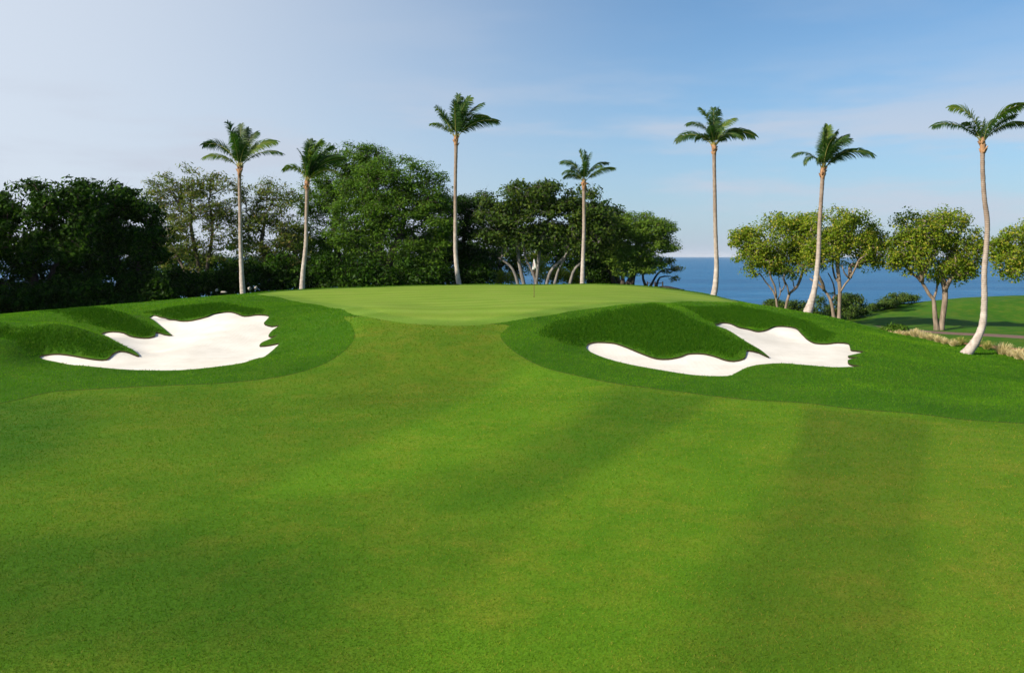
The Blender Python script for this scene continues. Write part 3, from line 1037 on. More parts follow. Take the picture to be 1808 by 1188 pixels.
PALMS = [
    ('leftmost grey coconut palm, in front of the sparse feathery trees', 60.0,
     [(429, 518), (427, 490), (425, 440), (424, 380), (423, 330), (423, 300)], [13, 10, 9, 8, 7.5, 8],
     [(175, 62, 80, 84), (185, 84, 32, 82), (120, 90, 20, 78), (70, 84, 25, 74), (20, 82, 40, 72), (8, 66, 72, 84, 1), (-6, 44, 68, 84), (195, 38, 66, 66, 1), (265, 66, 50, 76), (300, 60, 70, 70), (60, 64, 60, 70), (110, 60, 66, 70)], 1),
    ('short windblown coconut palm with its crown against the large spreading tree', 65.0,
     [(533, 511), (535, 480), (540, 430), (541, 380), (542, 345), (542, 325)], [13, 10, 9, 8, 8, 8.5],
     [(188, 72, 118, 56, 1), (165, 96, 12, 66), (120, 96, 18, 74), (70, 88, 22, 76), (25, 86, 34, 80, 1), (10, 78, 52, 80), (-4, 56, 62, 82), (-20, 40, 70, 66, 1), (300, 70, 50, 74), (255, 76, 55, 66), (60, 70, 60, 70), (15, 66, 60, 78)], 2),
    ('tallest slender coconut palm standing behind the middle of the green', 69.0,
     [(811, 503), (807, 480), (804, 440), (804, 380), (804, 320), (805, 270), (805, 247)], [12, 9.5, 8.5, 8, 7.5, 7.5, 8.5],
     [(180, 62, 22, 64), (190, 48, 58, 52, 1), (165, 106, 8, 74), (100, 94, 10, 76), (70, 88, 16, 76), (25, 82, 26, 78, 1), (5, 70, 40, 78), (0, 66, 84, 74, 1), (-8, 46, 66, 84), (265, 74, 40, 70), (300, 78, 40, 66), (200, 72, 50, 50)], 3),
    ('small coconut palm behind the flag, its head against the top of the grey limbed tree', 72.0,
     [(1028, 503.5), (1029, 470), (1031, 410), (1031, 360), (1031, 325)], [11, 9, 8, 7.5, 8],
     [(178, 74, 88, 60), (186, 56, 92, 46, 1), (195, 36, 70, 40), (150, 92, 36, 58), (100, 92, 24, 56), (50, 88, 34, 56), (12, 72, 82, 60), (-5, 44, 52, 60, 1), (265, 66, 60, 52), (310, 60, 76, 52), (230, 52, 70, 48)], 4),
    ('coconut palm at the right end of the green, alone against the sea and sky', 66.0,
     [(1259, 525), (1263, 505), (1265, 470), (1263, 400), (1262, 340), (1261, 290), (1261, 262)], [15, 11, 9.5, 9, 8.5, 8, 9],
     [(178, 42, 88, 76), (190, 64, 132, 48), (182, 76, 96, 70), (170, 86, 48, 74, 1), (110, 90, 24, 70), (60, 88, 28, 70), (12, 80, 68, 68, 1), (-5, 66, 92, 60), (-10, 56, 108, 58, 1), (2, 46, 84, 82), (268, 60, 90, 60), (310, 50, 90, 56), (240, 66, 90, 56)], 5),
    ('leaning coconut palm with a pale flared foot between two round leafy trees', 57.5,
     [(1423, 555), (1432, 535), (1440, 500), (1445, 450), (1447, 400), (1450, 350), (1453, 303)], [22, 13, 11, 10, 9, 8.5, 9.5],
     [(180, 62, 98, 66), (195, 70, 150, 54), (175, 100, 18, 78, 1), (100, 92, 14, 78), (60, 90, 20, 76), (20, 84, 36, 74), (5, 74, 66, 78), (-10, 48, 30, 58), (-2, 46, 78, 98), (265, 66, 60, 76), (300, 72, 60, 76), (235, 58, 130, 58), (330, 76, 50, 72)], 6),
    ('tall crooked coconut palm curving up from the straw grass at the right edge', 45.0,
     [(1703, 621), (1723, 602), (1735, 572), (1738, 530), (1738, 480), (1742, 430), (1743, 390), (1738, 350), (1735, 300), (1735, 256)], [25, 17, 14, 12.5, 12, 11, 11, 10, 9.5, 9.5],
     [(182, 40, 62, 98), (176, 78, 84, 92, 1), (120, 96, 10, 42), (60, 86, 20, 40), (4, 66, 62, 108, 1), (-4, 48, 70, 86), (8, 54, 40, 78), (200, 52, 60, 60), (280, 74, 50, 44)], 7),
]
for args in PALMS: palm(*args)


# ------------------------------------------------------------------ broadleaf trees
def leaves(name, clumps, per, spread, size, mat, parent, origin, seed, aspect=0.5, flat=0.6, up=0.5, droop=0.0, extra_shape=True):
    """Leaf-sized folded faces scattered round each clump centre."""
    g = np.random.default_rng(seed)
    C_ = np.repeat(clumps, per, 0)
    n = len(C_)
    off = g.normal(0, 1, (n, 3))
    off /= np.linalg.norm(off, axis=1)[:, None]
    off *= (g.random(n) ** 0.45)[:, None]
    sp = np.repeat(g.uniform(0.65, 1.3, len(clumps)), per) * spread
    off *= sp[:, None]
    off[:, 2] *= flat
    off[:, 2] -= droop * (off[:, 0] ** 2 + off[:, 1] ** 2) / spread
    c = C_ + off
    nrm = g.normal(0, 1, (n, 3)) * 0.5 + off / (sp[:, None] + 1e-6) * 1.0
    nrm[:, 2] += up
    nrm /= np.linalg.norm(nrm, axis=1)[:, None]
    d = np.cross(nrm, g.normal(0, 1, (n, 3)))
    d /= np.linalg.norm(d, axis=1)[:, None] + 1e-9
    w = np.cross(nrm, d)
    L_ = size * g.uniform(0.6, 1.35, n)[:, None]
    Wd = L_ * aspect
    v = np.stack([c - d * L_ * 0.5, c + w * Wd * 0.5 + d * L_ * 0.05 - nrm * L_ * 0.08, c + d * L_ * 0.5 - nrm * L_ * 0.1, c - w * Wd * 0.5 + d * L_ * 0.05 - nrm * L_ * 0.08], 1)
    return mesh_np(name, v.reshape(-1, 3), None, np.arange(n * 4).reshape(-1, 4), mat, parent, False, origin)


def skeleton(trunks, clumps, r_tip, r_max, seed, up=0.35, wob=0.12):
    """Grow limbs from the trunk lines out to every clump; returns chains of points with radii."""
    g = np.random.default_rng(seed)
    pos, par = [], []
    chains = []
    for P in trunks:
        cv = smooth_closed(np.array(P), 0.4, False)
        b = len(pos)
        for i, p in enumerate(cv):
            pos.append(p); par.append(b + i - 1 if i else -1)
        chains.append(list(range(b, b + len(cv))))
    n0 = [c[-1] for c in chains]
    tops = np.array([pos[i] for i in n0])
    order = np.argsort([np.linalg.norm(tops - c, axis=1).min() for c in clumps])
    cnt_end = []
    for k in order:
        c = clumps[k]
        A = np.array(pos)
        dv = c - A
        d = np.linalg.norm(dv, axis=1)
        cost = d * (1 + 0.9 * np.clip(-dv[:, 2] / (d + 1e-6), 0, 1)) + 0.12 * np.array([0.0] * len(A))
        i = int(np.argmin(cost))
        if d[i] < 0.05: continue
        pdir = A[i] - A[par[i]] if par[i] >= 0 else np.array((0, 0, 1.0))
        pdir = pdir / (np.linalg.norm(pdir) + 1e-9)
        ctl = A[i] + (pdir * 0.5 + np.array((0, 0, up))) * d[i] * 0.5
        m = max(2, int(d[i] / 0.55))
        ch = [i]
        for j in range(1, m + 1):
            t = j / m
            q = (1 - t) ** 2 * A[i] + 2 * t * (1 - t) * ctl + t * t * c
            if j < m: q = q + g.normal(0, wob, 3) * min(1, d[i] / 2.5)
            pos.append(q); par.append(ch[-1]); ch.append(len(pos) - 1)
        chains.append(ch)
    n = len(pos)
    cnt = np.zeros(n)
    for ch in chains: cnt[ch[-1]] += 1
    for i in range(n - 1, -1, -1):
        if par[i] >= 0: cnt[par[i]] += cnt[i]
    rad = r_tip * np.maximum(cnt, 1) ** 0.5
    rad *= min(1.0, r_max / rad.max()) if rad.max() > r_max else 1.0
    rad = np.maximum(rad, r_tip * 0.7)
    z0 = pos[chains[0][0]][2]
    for ci in range(len(trunks)):
        ch = chains[ci]
        m = len(ch)
        limb = pos[ch[0]][2] > z0 + 0.9
        for j, i in enumerate(ch):
            rad[i] = min(max(rad[i], r_max * (0.5 if limb else 1.0) * (1.0 - 0.62 * j / m)), r_max)
        if not limb:
            rad[ch[0]] *= 1.5
            if m > 1: rad[ch[1]] *= 1.15
    return np.array(pos), chains, rad


SPECIES = {}


def species(key, **k): SPECIES[key] = k


M['bark_dark'] = bark_mat('dark_bark', (0.035, 0.028, 0.022), (0.075, 0.06, 0.048))
M['bark_twig'] = bark_mat('twig_bark', (0.055, 0.045, 0.036), (0.12, 0.10, 0.08))
M['bark_grey'] = bark_mat('grey_bark', (0.10, 0.092, 0.082), (0.22, 0.20, 0.185))
M['bark_tan'] = bark_mat('tan_bark', (0.12, 0.09, 0.065), (0.27, 0.21, 0.16))
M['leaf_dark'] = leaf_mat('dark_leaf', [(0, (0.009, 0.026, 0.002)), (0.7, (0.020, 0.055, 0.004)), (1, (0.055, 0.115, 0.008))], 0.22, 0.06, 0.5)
M['leaf_rain'] = leaf_mat('feathery_leaf', [(0, (0.034, 0.085, 0.008)), (0.6, (0.070, 0.145, 0.014)), (1, (0.125, 0.21, 0.02))], 0.36, 0.06, 0.5)
M['leaf_fresh'] = leaf_mat('fresh_leaf', [(0, (0.06, 0.12, 0.014)), (0.6, (0.105, 0.185, 0.022)), (1, (0.17, 0.24, 0.03))], 0.42, 0.06, 0.5)
M['leaf_sparse'] = leaf_mat('sparse_leaf', [(0, (0.06, 0.10, 0.014)), (0.55, (0.11, 0.155, 0.022)), (0.85, (0.14, 0.155, 0.028)), (1, (0.22, 0.15, 0.055))], 0.32, 0.06, 0.55)
M['leaf_olive'] = leaf_mat('olive_leaf', [(0, (0.022, 0.048, 0.007)), (0.7, (0.050, 0.092, 0.011)), (1, (0.10, 0.135, 0.018))], 0.25, 0.06, 0.5)
M['leaf_lime'] = leaf_mat('lime_leaf', [(0, (0.085, 0.150, 0.010)), (0.5, (0.16, 0.235, 0.014)), (0.82, (0.26, 0.30, 0.02)), (1, (0.42, 0.34, 0.06))], 0.48, 0.1, 0.5)
M['leaf_shrub'] = leaf_mat('shrub_leaf', [(0, (0.03, 0.065, 0.012)), (0.6, (0.06, 0.11, 0.018)), (1, (0.11, 0.145, 0.03))], 0.28, 0.06, 0.5)

species('dark', leaf='leaf_dark', bark='bark_dark', size=0.34, aspect=0.45, spread=0.98, flat=0.6, up=0.35, droop=0.12)
species('rain', leaf='leaf_rain', bark='bark_dark', size=0.235, aspect=0.42, spread=1.12, flat=0.42, up=0.8, droop=0.10)
species('sparse', leaf='leaf_sparse', bark='bark_twig', size=0.30, aspect=0.30, spread=0.95, flat=0.45, up=0.6, droop=0.0)
species('olive', leaf='leaf_olive', bark='bark_grey', size=0.30, aspect=0.5, spread=1.15, flat=0.45, up=0.5, droop=0.05)
species('lime', leaf='leaf_lime', bark='bark_tan', size=0.165, aspect=0.62, spread=0.62, flat=0.75, up=0.4, droop=0.0)
species('shrub', leaf='leaf_shrub', bark='bark_dark', size=0.17, aspect=0.5, spread=0.5, flat=0.6, up=0.7, droop=0.0)


def lobes_to_points(lobes, Y, n, g, shell=0.5, depth=0.85):
    vol = np.array([l[2] * l[3] for l in lobes], float)
    ns = np.maximum(1, np.round(vol / vol.sum() * n)).astype(int)
    out = []
    s = Y / FPX
    for (px, py, rx, ry, *dy), k in zip(lobes, ns):
        c = at(px, py, Y)
        if dy: c = c + np.array((0, dy[0], 0))
        v = g.normal(0, 1, (k, 3)); v /= np.linalg.norm(v, axis=1)[:, None]
        r = (shell + (1 - shell) * g.random(k) ** 0.6)
        out.append(c + v * r[:, None] * np.array((rx * s, (rx * 0.6 + ry * 0.4) * s * depth, ry * s)))
    out = np.vstack(out)
    # leave some gaps between the masses
    k1, k2 = g.normal(0, 1, (2, 3)); k1 /= np.linalg.norm(k1); k2 /= np.linalg.norm(k2)
    f = np.sin(out @ k1 * 2.6 + g.uniform(0, 6)) + np.sin(out @ k2 * 2.1 + g.uniform(0, 6)) + g.normal(0, 0.5, len(out))
    return out[f > -1.15]


def tree(name, label, Y, trunks, lobes, kind, n_clumps, per, seed, r=(0.02, 0.22), twigs=6, shell=0.5, cat='tree', group=None, scale=1.0, mats=None, wob=0.12):
    """trunks: lists of (px, py[, dY]) from the foot up; lobes: (px, py, rx, ry[, dY]) ellipsoids of the crown."""
    g = np.random.default_rng(seed)
    sp = SPECIES[kind]
    clumps = lobes_to_points(lobes, Y, n_clumps, g, shell)
    T = []
    for tr in trunks:
        P = [at(p[0], p[1], Y + (p[2] if len(p) > 2 else 0)) for p in tr]
        if P[0][2] - ground_z(P[0][0], P[0][1]) < 1.0: P[0][2] = ground_z(P[0][0], P[0][1]) - 0.15
        T.append(P)
    foot = np.array(T[0][0]); foot[2] += 0.15
    clumps[:, 2] = np.maximum(clumps[:, 2], height(clumps[:, :2]) + 0.4)
    root = empty(name, foot)
    tag(root, label, cat, group)
    pos, chains, rad = skeleton(T, clumps, r[0], r[1], seed + 1, wob=wob)
    G = Geo()
    for ci, ch in enumerate(chains):
        k = 8 if rad[ch[0]] > 0.08 else 5 if rad[ch[0]] > 0.03 else 4
        rr = rad[ch].copy()
        if ci >= len(trunks) and len(ch) > 1: rr[0] = min(rr[0], rr[1] * 1.35)
        G.tube(pos[ch], rr, k, True)
    if twigs:
        a = np.repeat(clumps, twigs, 0)
        dv = g.normal(0, 1, a.shape); dv[:, 2] = dv[:, 2] * 0.6 + 0.25
        dv /= np.linalg.norm(dv, axis=1)[:, None]
        G.sticks(a, a + dv * sp['spread'] * g.uniform(0.7, 1.3, len(a))[:, None] * scale, r[0] * 0.6)
    bark = M[mats[1]] if mats and mats[1] else M[sp['bark']]
    leaf = M[mats[0]] if mats and mats[0] else M[sp['leaf']]
    G.obj('trunk', bark, root, True, foot)
    leaves('crown', clumps, per, sp['spread'] * scale, sp['size'], leaf, root, foot, seed + 2, sp['aspect'], sp['flat'], sp['up'], sp['droop'])
    return root


LEFT = 'trees along the left and back of the green'
tree('broadleaf_tree', 'very dark broad dense tree at the far left edge of the photo', 66,
     [[(60, 545), (62, 500), (50, 450)], [(75, 545), (90, 490), (110, 440)]],
     [(40, 400, 80, 70), (-40, 410, 70, 80), (120, 385, 70, 62), (70, 350, 60, 30), (150, 350, 50, 28), (10, 460, 80, 60), (110, 460, 80, 60), (60, 500, 120, 35)],
     'dark', 420, 90, 21, (0.022, 0.3), 3, group=LEFT)
tree('broadleaf_tree', 'dark round dense tree just left of the sparse feathery trees', 69,
     [[(215, 545), (212, 500), (205, 450)], [(225, 545), (240, 490), (250, 450)]],
     [(190, 375, 65, 52), (180, 340, 42, 24), (235, 400, 55, 50), (160, 420, 70, 60), (225, 450, 60, 50), (265, 430, 30, 40), (180, 490, 90, 40)],
     'dark', 340, 90, 22, (0.022, 0.28), 3, group=LEFT)
tree('broadleaf_tree', 'dark tree mostly beyond the left edge of the photo, only its right side showing', 58,
     [[(-190, 560), (-185, 500), (-190, 440)]],
     [(-190, 390, 110, 90), (-110, 420, 70, 60), (-250, 400, 100, 90), (-180, 470, 130, 60)],
     'dark', 300, 80, 23, (0.022, 0.3), 2, group=LEFT)
tree('feathery_tree', 'thin sparse brownish feathery tree right of the dark trees, sky showing between its twigs', 78,
     [[(352, 515), (350, 470), (340, 420), (335, 380)], [(360, 515), (368, 460), (375, 410), (372, 370)], [(345, 515), (325, 475), (305, 440)]],
     [(330, 330, 70, 38), (290, 350, 45, 40), (370, 340, 55, 42), (340, 390, 80, 40), (300, 410, 45, 40), (385, 400, 40, 45), (340, 450, 60, 40)],
     'sparse', 360, 46, 24, (0.014, 0.2), 7, 0.25, group=LEFT, wob=0.22)
tree('feathery_tree', 'pale sparse feathery tree behind and between the two leftmost palms', 80,
     [[(470, 510), (468, 470), (462, 430), (468, 390)], [(480, 510), (492, 460), (500, 420)]],
     [(460, 345, 45, 30), (430, 370, 40, 40), (490, 370, 50, 40), (470, 410, 70, 38), (440, 440, 45, 40), (510, 430, 40, 45), (475, 470, 55, 30)],
     'sparse', 330, 46, 25, (0.013, 0.18), 7, 0.25, group=LEFT, wob=0.22)
tree('feathery_tree', 'tall green feathery tree behind the short windblown palm, left of the largest crown', 84,
     [[(600, 506), (598, 460), (590, 400), (600, 350)], [(608, 506), (625, 450), (630, 390)]],
     [(620, 280, 55, 32), (590, 310, 50, 38), (650, 290, 45, 36), (555, 350, 50, 42), (610, 350, 60, 45), (560, 400, 55, 45), (600, 440, 60, 40)],
     'rain', 330, 120, 26, (0.02, 0.3), 4, 0.4, group=LEFT)
tree('feathery_tree', 'largest spreading green feathery tree, its layered crown left of the tallest slender palm', 79,
     [[(672, 505), (674, 470), (668, 430), (655, 390)], [(680, 505), (688, 460), (705, 420), (715, 380)]],
     [(700, 305, 62, 36), (660, 330, 60, 42), (745, 340, 52, 44), (640, 375, 60, 40), (700, 375, 75, 48), (765, 385, 40, 50), (625, 415, 48, 32), (690, 430, 80, 36), (755, 435, 45, 40)],
     'rain', 580, 130, 27, (0.02, 0.36), 4, 0.45, group=LEFT)
tree('feathery_tree', 'dark drooping feathery tree just right of the tallest slender palm', 84,
     [[(805, 505), (812, 460), (820, 420)], [(795, 505), (785, 450), (780, 410)]],
     [(800, 380, 45, 45), (835, 370, 35, 36), (790, 430, 55, 45), (845, 420, 40, 50), (810, 465, 55, 30)],
     'rain', 300, 110, 28, (0.02, 0.26), 4, 0.4, group=LEFT, mats=('leaf_dark', None))
tree('broadleaf_tree', 'wide dark crowned tree with bare pale grey limbs fanning out behind the flag', 80,
     [[(930, 504), (920, 480), (915, 450), (912, 410)], [(920, 504), (905, 475), (880, 455)], [(962, 504), (972, 480), (1000, 450), (1005, 420)],
      [(945, 504), (950, 470), (955, 430), (968, 395)], [(975, 504), (985, 480), (1000, 452)], [(1002, 504), (1015, 475), (1045, 455), (1060, 440)], [(955, 504), (940, 480), (928, 455), (924, 430)]],
     [(930, 345, 62, 28), (890, 365, 42, 34), (985, 345, 60, 28), (1030, 360, 40, 34), (870, 395, 36, 36), (930, 385, 60, 32), (1000, 385, 60, 34), (1060, 395, 42, 40), (960, 415, 60, 22), (1050, 430, 48, 34), (890, 420, 36, 28)],
     'olive', 520, 75, 29, (0.02, 0.17), 4, 0.4, group=LEFT)
tree('broadleaf_tree', 'dark shaded tree behind the small palm, its low trunks leaning right over the sea', 86,
     [[(1085, 502), (1075, 475), (1060, 450)], [(1095, 502), (1085, 470), (1090, 440)]],
     [(1066, 400, 34, 42), (1076, 430, 26, 36), (1052, 445, 40, 30)],
     'dark', 160, 70, 30, (0.02, 0.2), 4, 0.4, group=LEFT)
tree('feathery_tree', 'rounded green feathery tree at the right end of the wood, dark leaning trunks, sea beyond', 80,
     [[(1108, 503), (1118, 480), (1140, 455), (1165, 430)], [(1100, 503), (1098, 475), (1092, 450)], [(1115, 503), (1122, 470), (1125, 430)]],
     [(1125, 395, 36, 22), (1152, 408, 36, 26), (1110, 425, 34, 32), (1165, 430, 30, 18), (1130, 448, 40, 22), (1105, 466, 30, 22), (1140, 470, 28, 16), (1095, 445, 24, 30)],
     'rain', 330, 120, 31, (0.018, 0.2), 5, 0.4, group=LEFT, scale=0.8, mats=('leaf_fresh', None))
tree('feathery_tree', 'small twisted sparse tree with reaching bare twigs at the shore, low before the sea', 90,
     [[(1140, 505), (1135, 485), (1150, 470)], [(1148, 507), (1160, 485), (1175, 475), (1190, 478)], [(1158, 508), (1165, 490), (1180, 488)]],
     [(1150, 462, 24, 14), (1172, 462, 18, 12), (1188, 476, 18, 7), (1135, 475, 18, 12), (1192, 490, 10, 4)],
     'sparse', 70, 34, 32, (0.018, 0.13), 9, 0.3, group=LEFT, scale=0.7)

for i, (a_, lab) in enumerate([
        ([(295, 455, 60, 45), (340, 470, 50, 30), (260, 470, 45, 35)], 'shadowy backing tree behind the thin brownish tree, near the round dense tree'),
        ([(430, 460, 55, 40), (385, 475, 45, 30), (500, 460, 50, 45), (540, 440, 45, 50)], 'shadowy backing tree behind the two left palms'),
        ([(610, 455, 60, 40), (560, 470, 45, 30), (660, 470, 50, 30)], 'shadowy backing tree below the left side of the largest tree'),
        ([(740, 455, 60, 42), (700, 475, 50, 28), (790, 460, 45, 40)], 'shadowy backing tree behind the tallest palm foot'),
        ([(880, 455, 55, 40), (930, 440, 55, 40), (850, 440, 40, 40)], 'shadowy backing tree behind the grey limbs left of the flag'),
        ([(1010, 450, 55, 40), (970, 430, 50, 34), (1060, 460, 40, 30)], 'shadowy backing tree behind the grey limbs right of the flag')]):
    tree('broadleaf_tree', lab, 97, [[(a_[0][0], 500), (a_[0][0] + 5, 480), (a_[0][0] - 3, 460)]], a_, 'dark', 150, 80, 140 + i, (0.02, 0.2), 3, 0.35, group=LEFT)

# dark undergrowth under the trees at the back
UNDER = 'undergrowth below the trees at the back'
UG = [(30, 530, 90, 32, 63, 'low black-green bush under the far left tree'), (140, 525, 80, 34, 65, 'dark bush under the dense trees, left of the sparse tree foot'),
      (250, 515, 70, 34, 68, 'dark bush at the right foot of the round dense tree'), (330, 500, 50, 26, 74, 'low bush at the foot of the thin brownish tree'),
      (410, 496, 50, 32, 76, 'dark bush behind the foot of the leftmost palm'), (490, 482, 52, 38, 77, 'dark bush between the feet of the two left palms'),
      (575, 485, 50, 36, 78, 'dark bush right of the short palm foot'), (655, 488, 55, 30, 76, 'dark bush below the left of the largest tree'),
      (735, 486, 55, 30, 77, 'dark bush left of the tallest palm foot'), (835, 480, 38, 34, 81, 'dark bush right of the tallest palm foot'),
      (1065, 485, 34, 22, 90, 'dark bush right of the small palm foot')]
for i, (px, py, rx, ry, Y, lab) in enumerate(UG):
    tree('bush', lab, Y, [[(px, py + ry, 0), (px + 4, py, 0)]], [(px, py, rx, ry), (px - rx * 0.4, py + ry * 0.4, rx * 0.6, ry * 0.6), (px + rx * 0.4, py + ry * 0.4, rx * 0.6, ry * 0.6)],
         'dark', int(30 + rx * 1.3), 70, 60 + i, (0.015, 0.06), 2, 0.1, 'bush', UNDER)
for i, (px, py, rx, ry, Y, lab) in enumerate([(885, 490, 34, 15, 86, 'bright green bush behind the bare limbs left of the flag'), (975, 488, 34, 16, 88, 'bright green bush behind the bare limbs right of the flag'),
                                              (950, 465, 30, 20, 90, 'tall bright green bush directly behind the flag'), (1010, 490, 22, 14, 87, 'small bright green bush left of the small palm foot')]):
    tree('bush', lab, Y, [[(px, py + ry, 0), (px + 2, py, 0)]], [(px, py, rx, ry)], 'lime', 46, 60, 80 + i, (0.015, 0.05), 2, 0.1, 'bush', 'bright bushes behind the flag')

# the round leafy trees on the lower lawn
RIGHT = 'round leafy trees on the lower lawn'
tree('shade_tree', 'round yellow-green tree with many dark stems, between the sea palm and the leaning palm', 64,
     [[(1373, 547), (1371, 531), (1365, 514), (1352, 498), (1344, 486)], [(1384, 548), (1390, 531), (1394, 518), (1406, 508), (1413, 493), (1417, 480)], [(1372, 531, .1), (1378, 518, .3), (1376, 500, .6), (1374, 484, .8)],
      [(1371, 525, -.1), (1368, 505, -.4), (1361, 490, -.6), (1358, 474, -.8)], [(1393, 520, -.1), (1390, 505, -.4), (1384, 492, -.6), (1388, 474, -.8)], [(1403, 510, .1), (1400, 495, .5), (1402, 478, .9)], [(1379, 515, 0), (1386, 503, -.5), (1380, 488, -.8)]],
     [(1335, 430, 44, 34), (1375, 410, 48, 36), (1405, 425, 40, 40), (1310, 425, 22, 22), (1345, 465, 42, 22), (1390, 465, 45, 24), (1420, 400, 28, 24), (1312, 455, 20, 10)],
     'lime', 430, 58, 41, (0.013, 0.10), 3, 0.35, group=RIGHT)
tree('shade_tree', 'round yellow-green tree on two diverging tan trunks just right of the leaning palm', 62,
     [[(1473, 567), (1470, 545), (1466, 529), (1457, 514), (1444, 502), (1430, 492)], [(1481, 567), (1482, 540), (1483, 515), (1481, 490), (1478, 466)], [(1469, 531, .1), (1474, 520, .3), (1471, 500, .6), (1462, 482, .9)],
      [(1484, 516, -.1), (1492, 502, -.3), (1501, 491, -.5), (1509, 476, -.7), (1515, 462, -.9)], [(1500, 492, -.5), (1491, 482, -.7), (1487, 468, -.9)], [(1501, 491, -.4), (1501, 470, -.2)], [(1455, 513, -.1), (1452, 500, -.4), (1443, 485, -.7)], [(1482, 500, 0), (1474, 490, .5), (1470, 470, 1.0)]],
     [(1465, 400, 42, 36), (1500, 405, 42, 36), (1470, 445, 50, 28), (1520, 440, 40, 32), (1545, 445, 28, 30), (1440, 440, 24, 34), (1540, 415, 22, 20)],
     'lime', 430, 58, 42, (0.014, 0.14), 3, 0.35, group=RIGHT)
tree('shade_tree', 'round yellow-green tree on a forked tan trunk just left of the crooked palm', 61,
     [[(1655, 582), (1651, 560), (1648, 528), (1640, 519), (1627, 497), (1615, 486)], [(1661, 578), (1665, 556), (1668, 535), (1668.5, 511), (1664, 490), (1666, 470)], [(1648, 528, 0), (1653, 515, .3), (1655, 503, .5), (1652, 485, .8)],
      [(1668.5, 514, -.1), (1677, 495, -.4), (1687, 484, -.6)], [(1627, 497, -.1), (1629, 482, -.4), (1640, 468, -.8)], [(1655, 503, .4), (1660, 490, .8), (1650, 472, 1.2)]],
     [(1625, 405, 48, 36), (1675, 405, 48, 36), (1595, 440, 34, 34), (1650, 445, 60, 38), (1705, 440, 34, 42), (1640, 475, 55, 18), (1690, 475, 40, 20), (1575, 455, 16, 18)],
     'lime', 520, 58, 43, (0.015, 0.19), 3, 0.35, group=RIGHT)
tree('shade_tree', 'round yellow-green tree cut by the right edge of the photo', 59,
     [[(1850, 583), (1848, 545), (1835, 510)], [(1856, 583), (1868, 540), (1875, 500)]],
     [(1800, 430, 45, 34), (1850, 415, 55, 38), (1775, 445, 30, 28), (1800, 470, 40, 22), (1890, 440, 45, 40), (1850, 465, 55, 28)],
     'lime', 420, 58, 44, (0.016, 0.15), 3, 0.35, group=RIGHT)

SHR = 'rounded shrubs above the sea on the right'
for i, (px, py, rx, ry, Y, lab) in enumerate([
        (1470, 545, 40, 28, 74, 'rounded dome of a shrub behind the forked tree by the leaning palm'),
        (1500, 540, 32, 22, 76, 'rounded shrub right of the twin tan trunks, above the sea'),
        (1400, 548, 40, 18, 72, 'low shrub behind the many stemmed tree'),
        (1365, 540, 20, 10, 74, 'small low shrub left of the many stemmed tree foot'),
        (1588, 533, 32, 16, 82, 'small light green shrub on the left shoulder of the lawn hill'),
        (1560, 545, 26, 12, 80, 'low shrub at the left foot of the lawn hill'),
        (1455, 565, 34, 8, 68, 'low hedge plant between the leaning palm and the twin trunks')]):
    tree('shrub', lab, Y, [[(px, py + ry, 0), (px + 2, py, 0)]], [(px, py, rx, ry), (px - rx * 0.4, py + ry * 0.5, rx * 0.65, ry * 0.5), (px + rx * 0.4, py + ry * 0.5, rx * 0.65, ry * 0.5)],
         'shrub', int(60 + rx * 3), 48, 90 + i, (0.012, 0.05), 2, 0.45, 'shrub', SHR)


# ------------------------------------------------------------------ straw coloured fountain grasses along the bed
M['straw'] = leaf_mat('straw_blade', [(0, (0.36, 0.29, 0.12)), (0.5, (0.56, 0.46, 0.24)), (1, (0.70, 0.60, 0.38))], 0.25, 0.1, 0.7, 1.0)
M['straw_green'] = leaf_mat('green_straw_blade', [(0, (0.13, 0.17, 0.03)), (0.6, (0.28, 0.27, 0.07)), (1, (0.50, 0.42, 0.16))], 0.25, 0.1, 0.7, 1.0)


def tuft(label, x, y, h, mat, n, seed, spread=0.55):
    g = np.random.default_rng(seed)
    h = h * 0.82
    z = ground_z(x, y) - 0.03
    a = g.uniform(0, 2 * np.pi, n)
    out = g.random(n) ** 0.6
    base = np.column_stack([np.cos(a) * 0.16 * out * h, np.sin(a) * 0.16 * out * h, np.zeros(n)])
    hh = h * g.uniform(0.55, 1.12, n)
    ln = out * spread * g.uniform(0.6, 1.3, n)
    dirn = np.column_stack([np.cos(a) * ln + 0.12, np.sin(a) * ln, np.ones(n)])
    side = np.column_stack([-np.sin(a + g.normal(0, 1, n)), np.cos(a + g.normal(0, 1, n)), np.zeros(n)])
    K = 4
    rows = []
    for k in range(K + 1):
        t = k / K
        p = base + dirn * hh[:, None] * t
        p = p - np.array((0, 0, 1)) * (hh * ln * 0.75 * t * t)[:, None] + np.column_stack([np.cos(a), np.sin(a), 0 * a]) * (hh * ln * 0.4 * t * t)[:, None]
        w = 0.012 * (1 - t * 0.55)
        rows.append(np.stack([p - side * w, p + side * w], 1))
    v = np.stack(rows, 1).reshape(n, -1, 3)
    q = np.array([(2 * k, 2 * k + 1, 2 * k + 3, 2 * k + 2) for k in range(K)])
    q = (q[None] + (np.arange(n) * 2 * (K + 1))[:, None, None]).reshape(-1, 4)
    o = mesh_np('fountain_grass', v.reshape(-1, 3), None, q, mat, None, False)
    o.location = (x, y, z)
    tag(o, label, 'ornamental grass', 'straw grasses along the mulch bed')
    return o


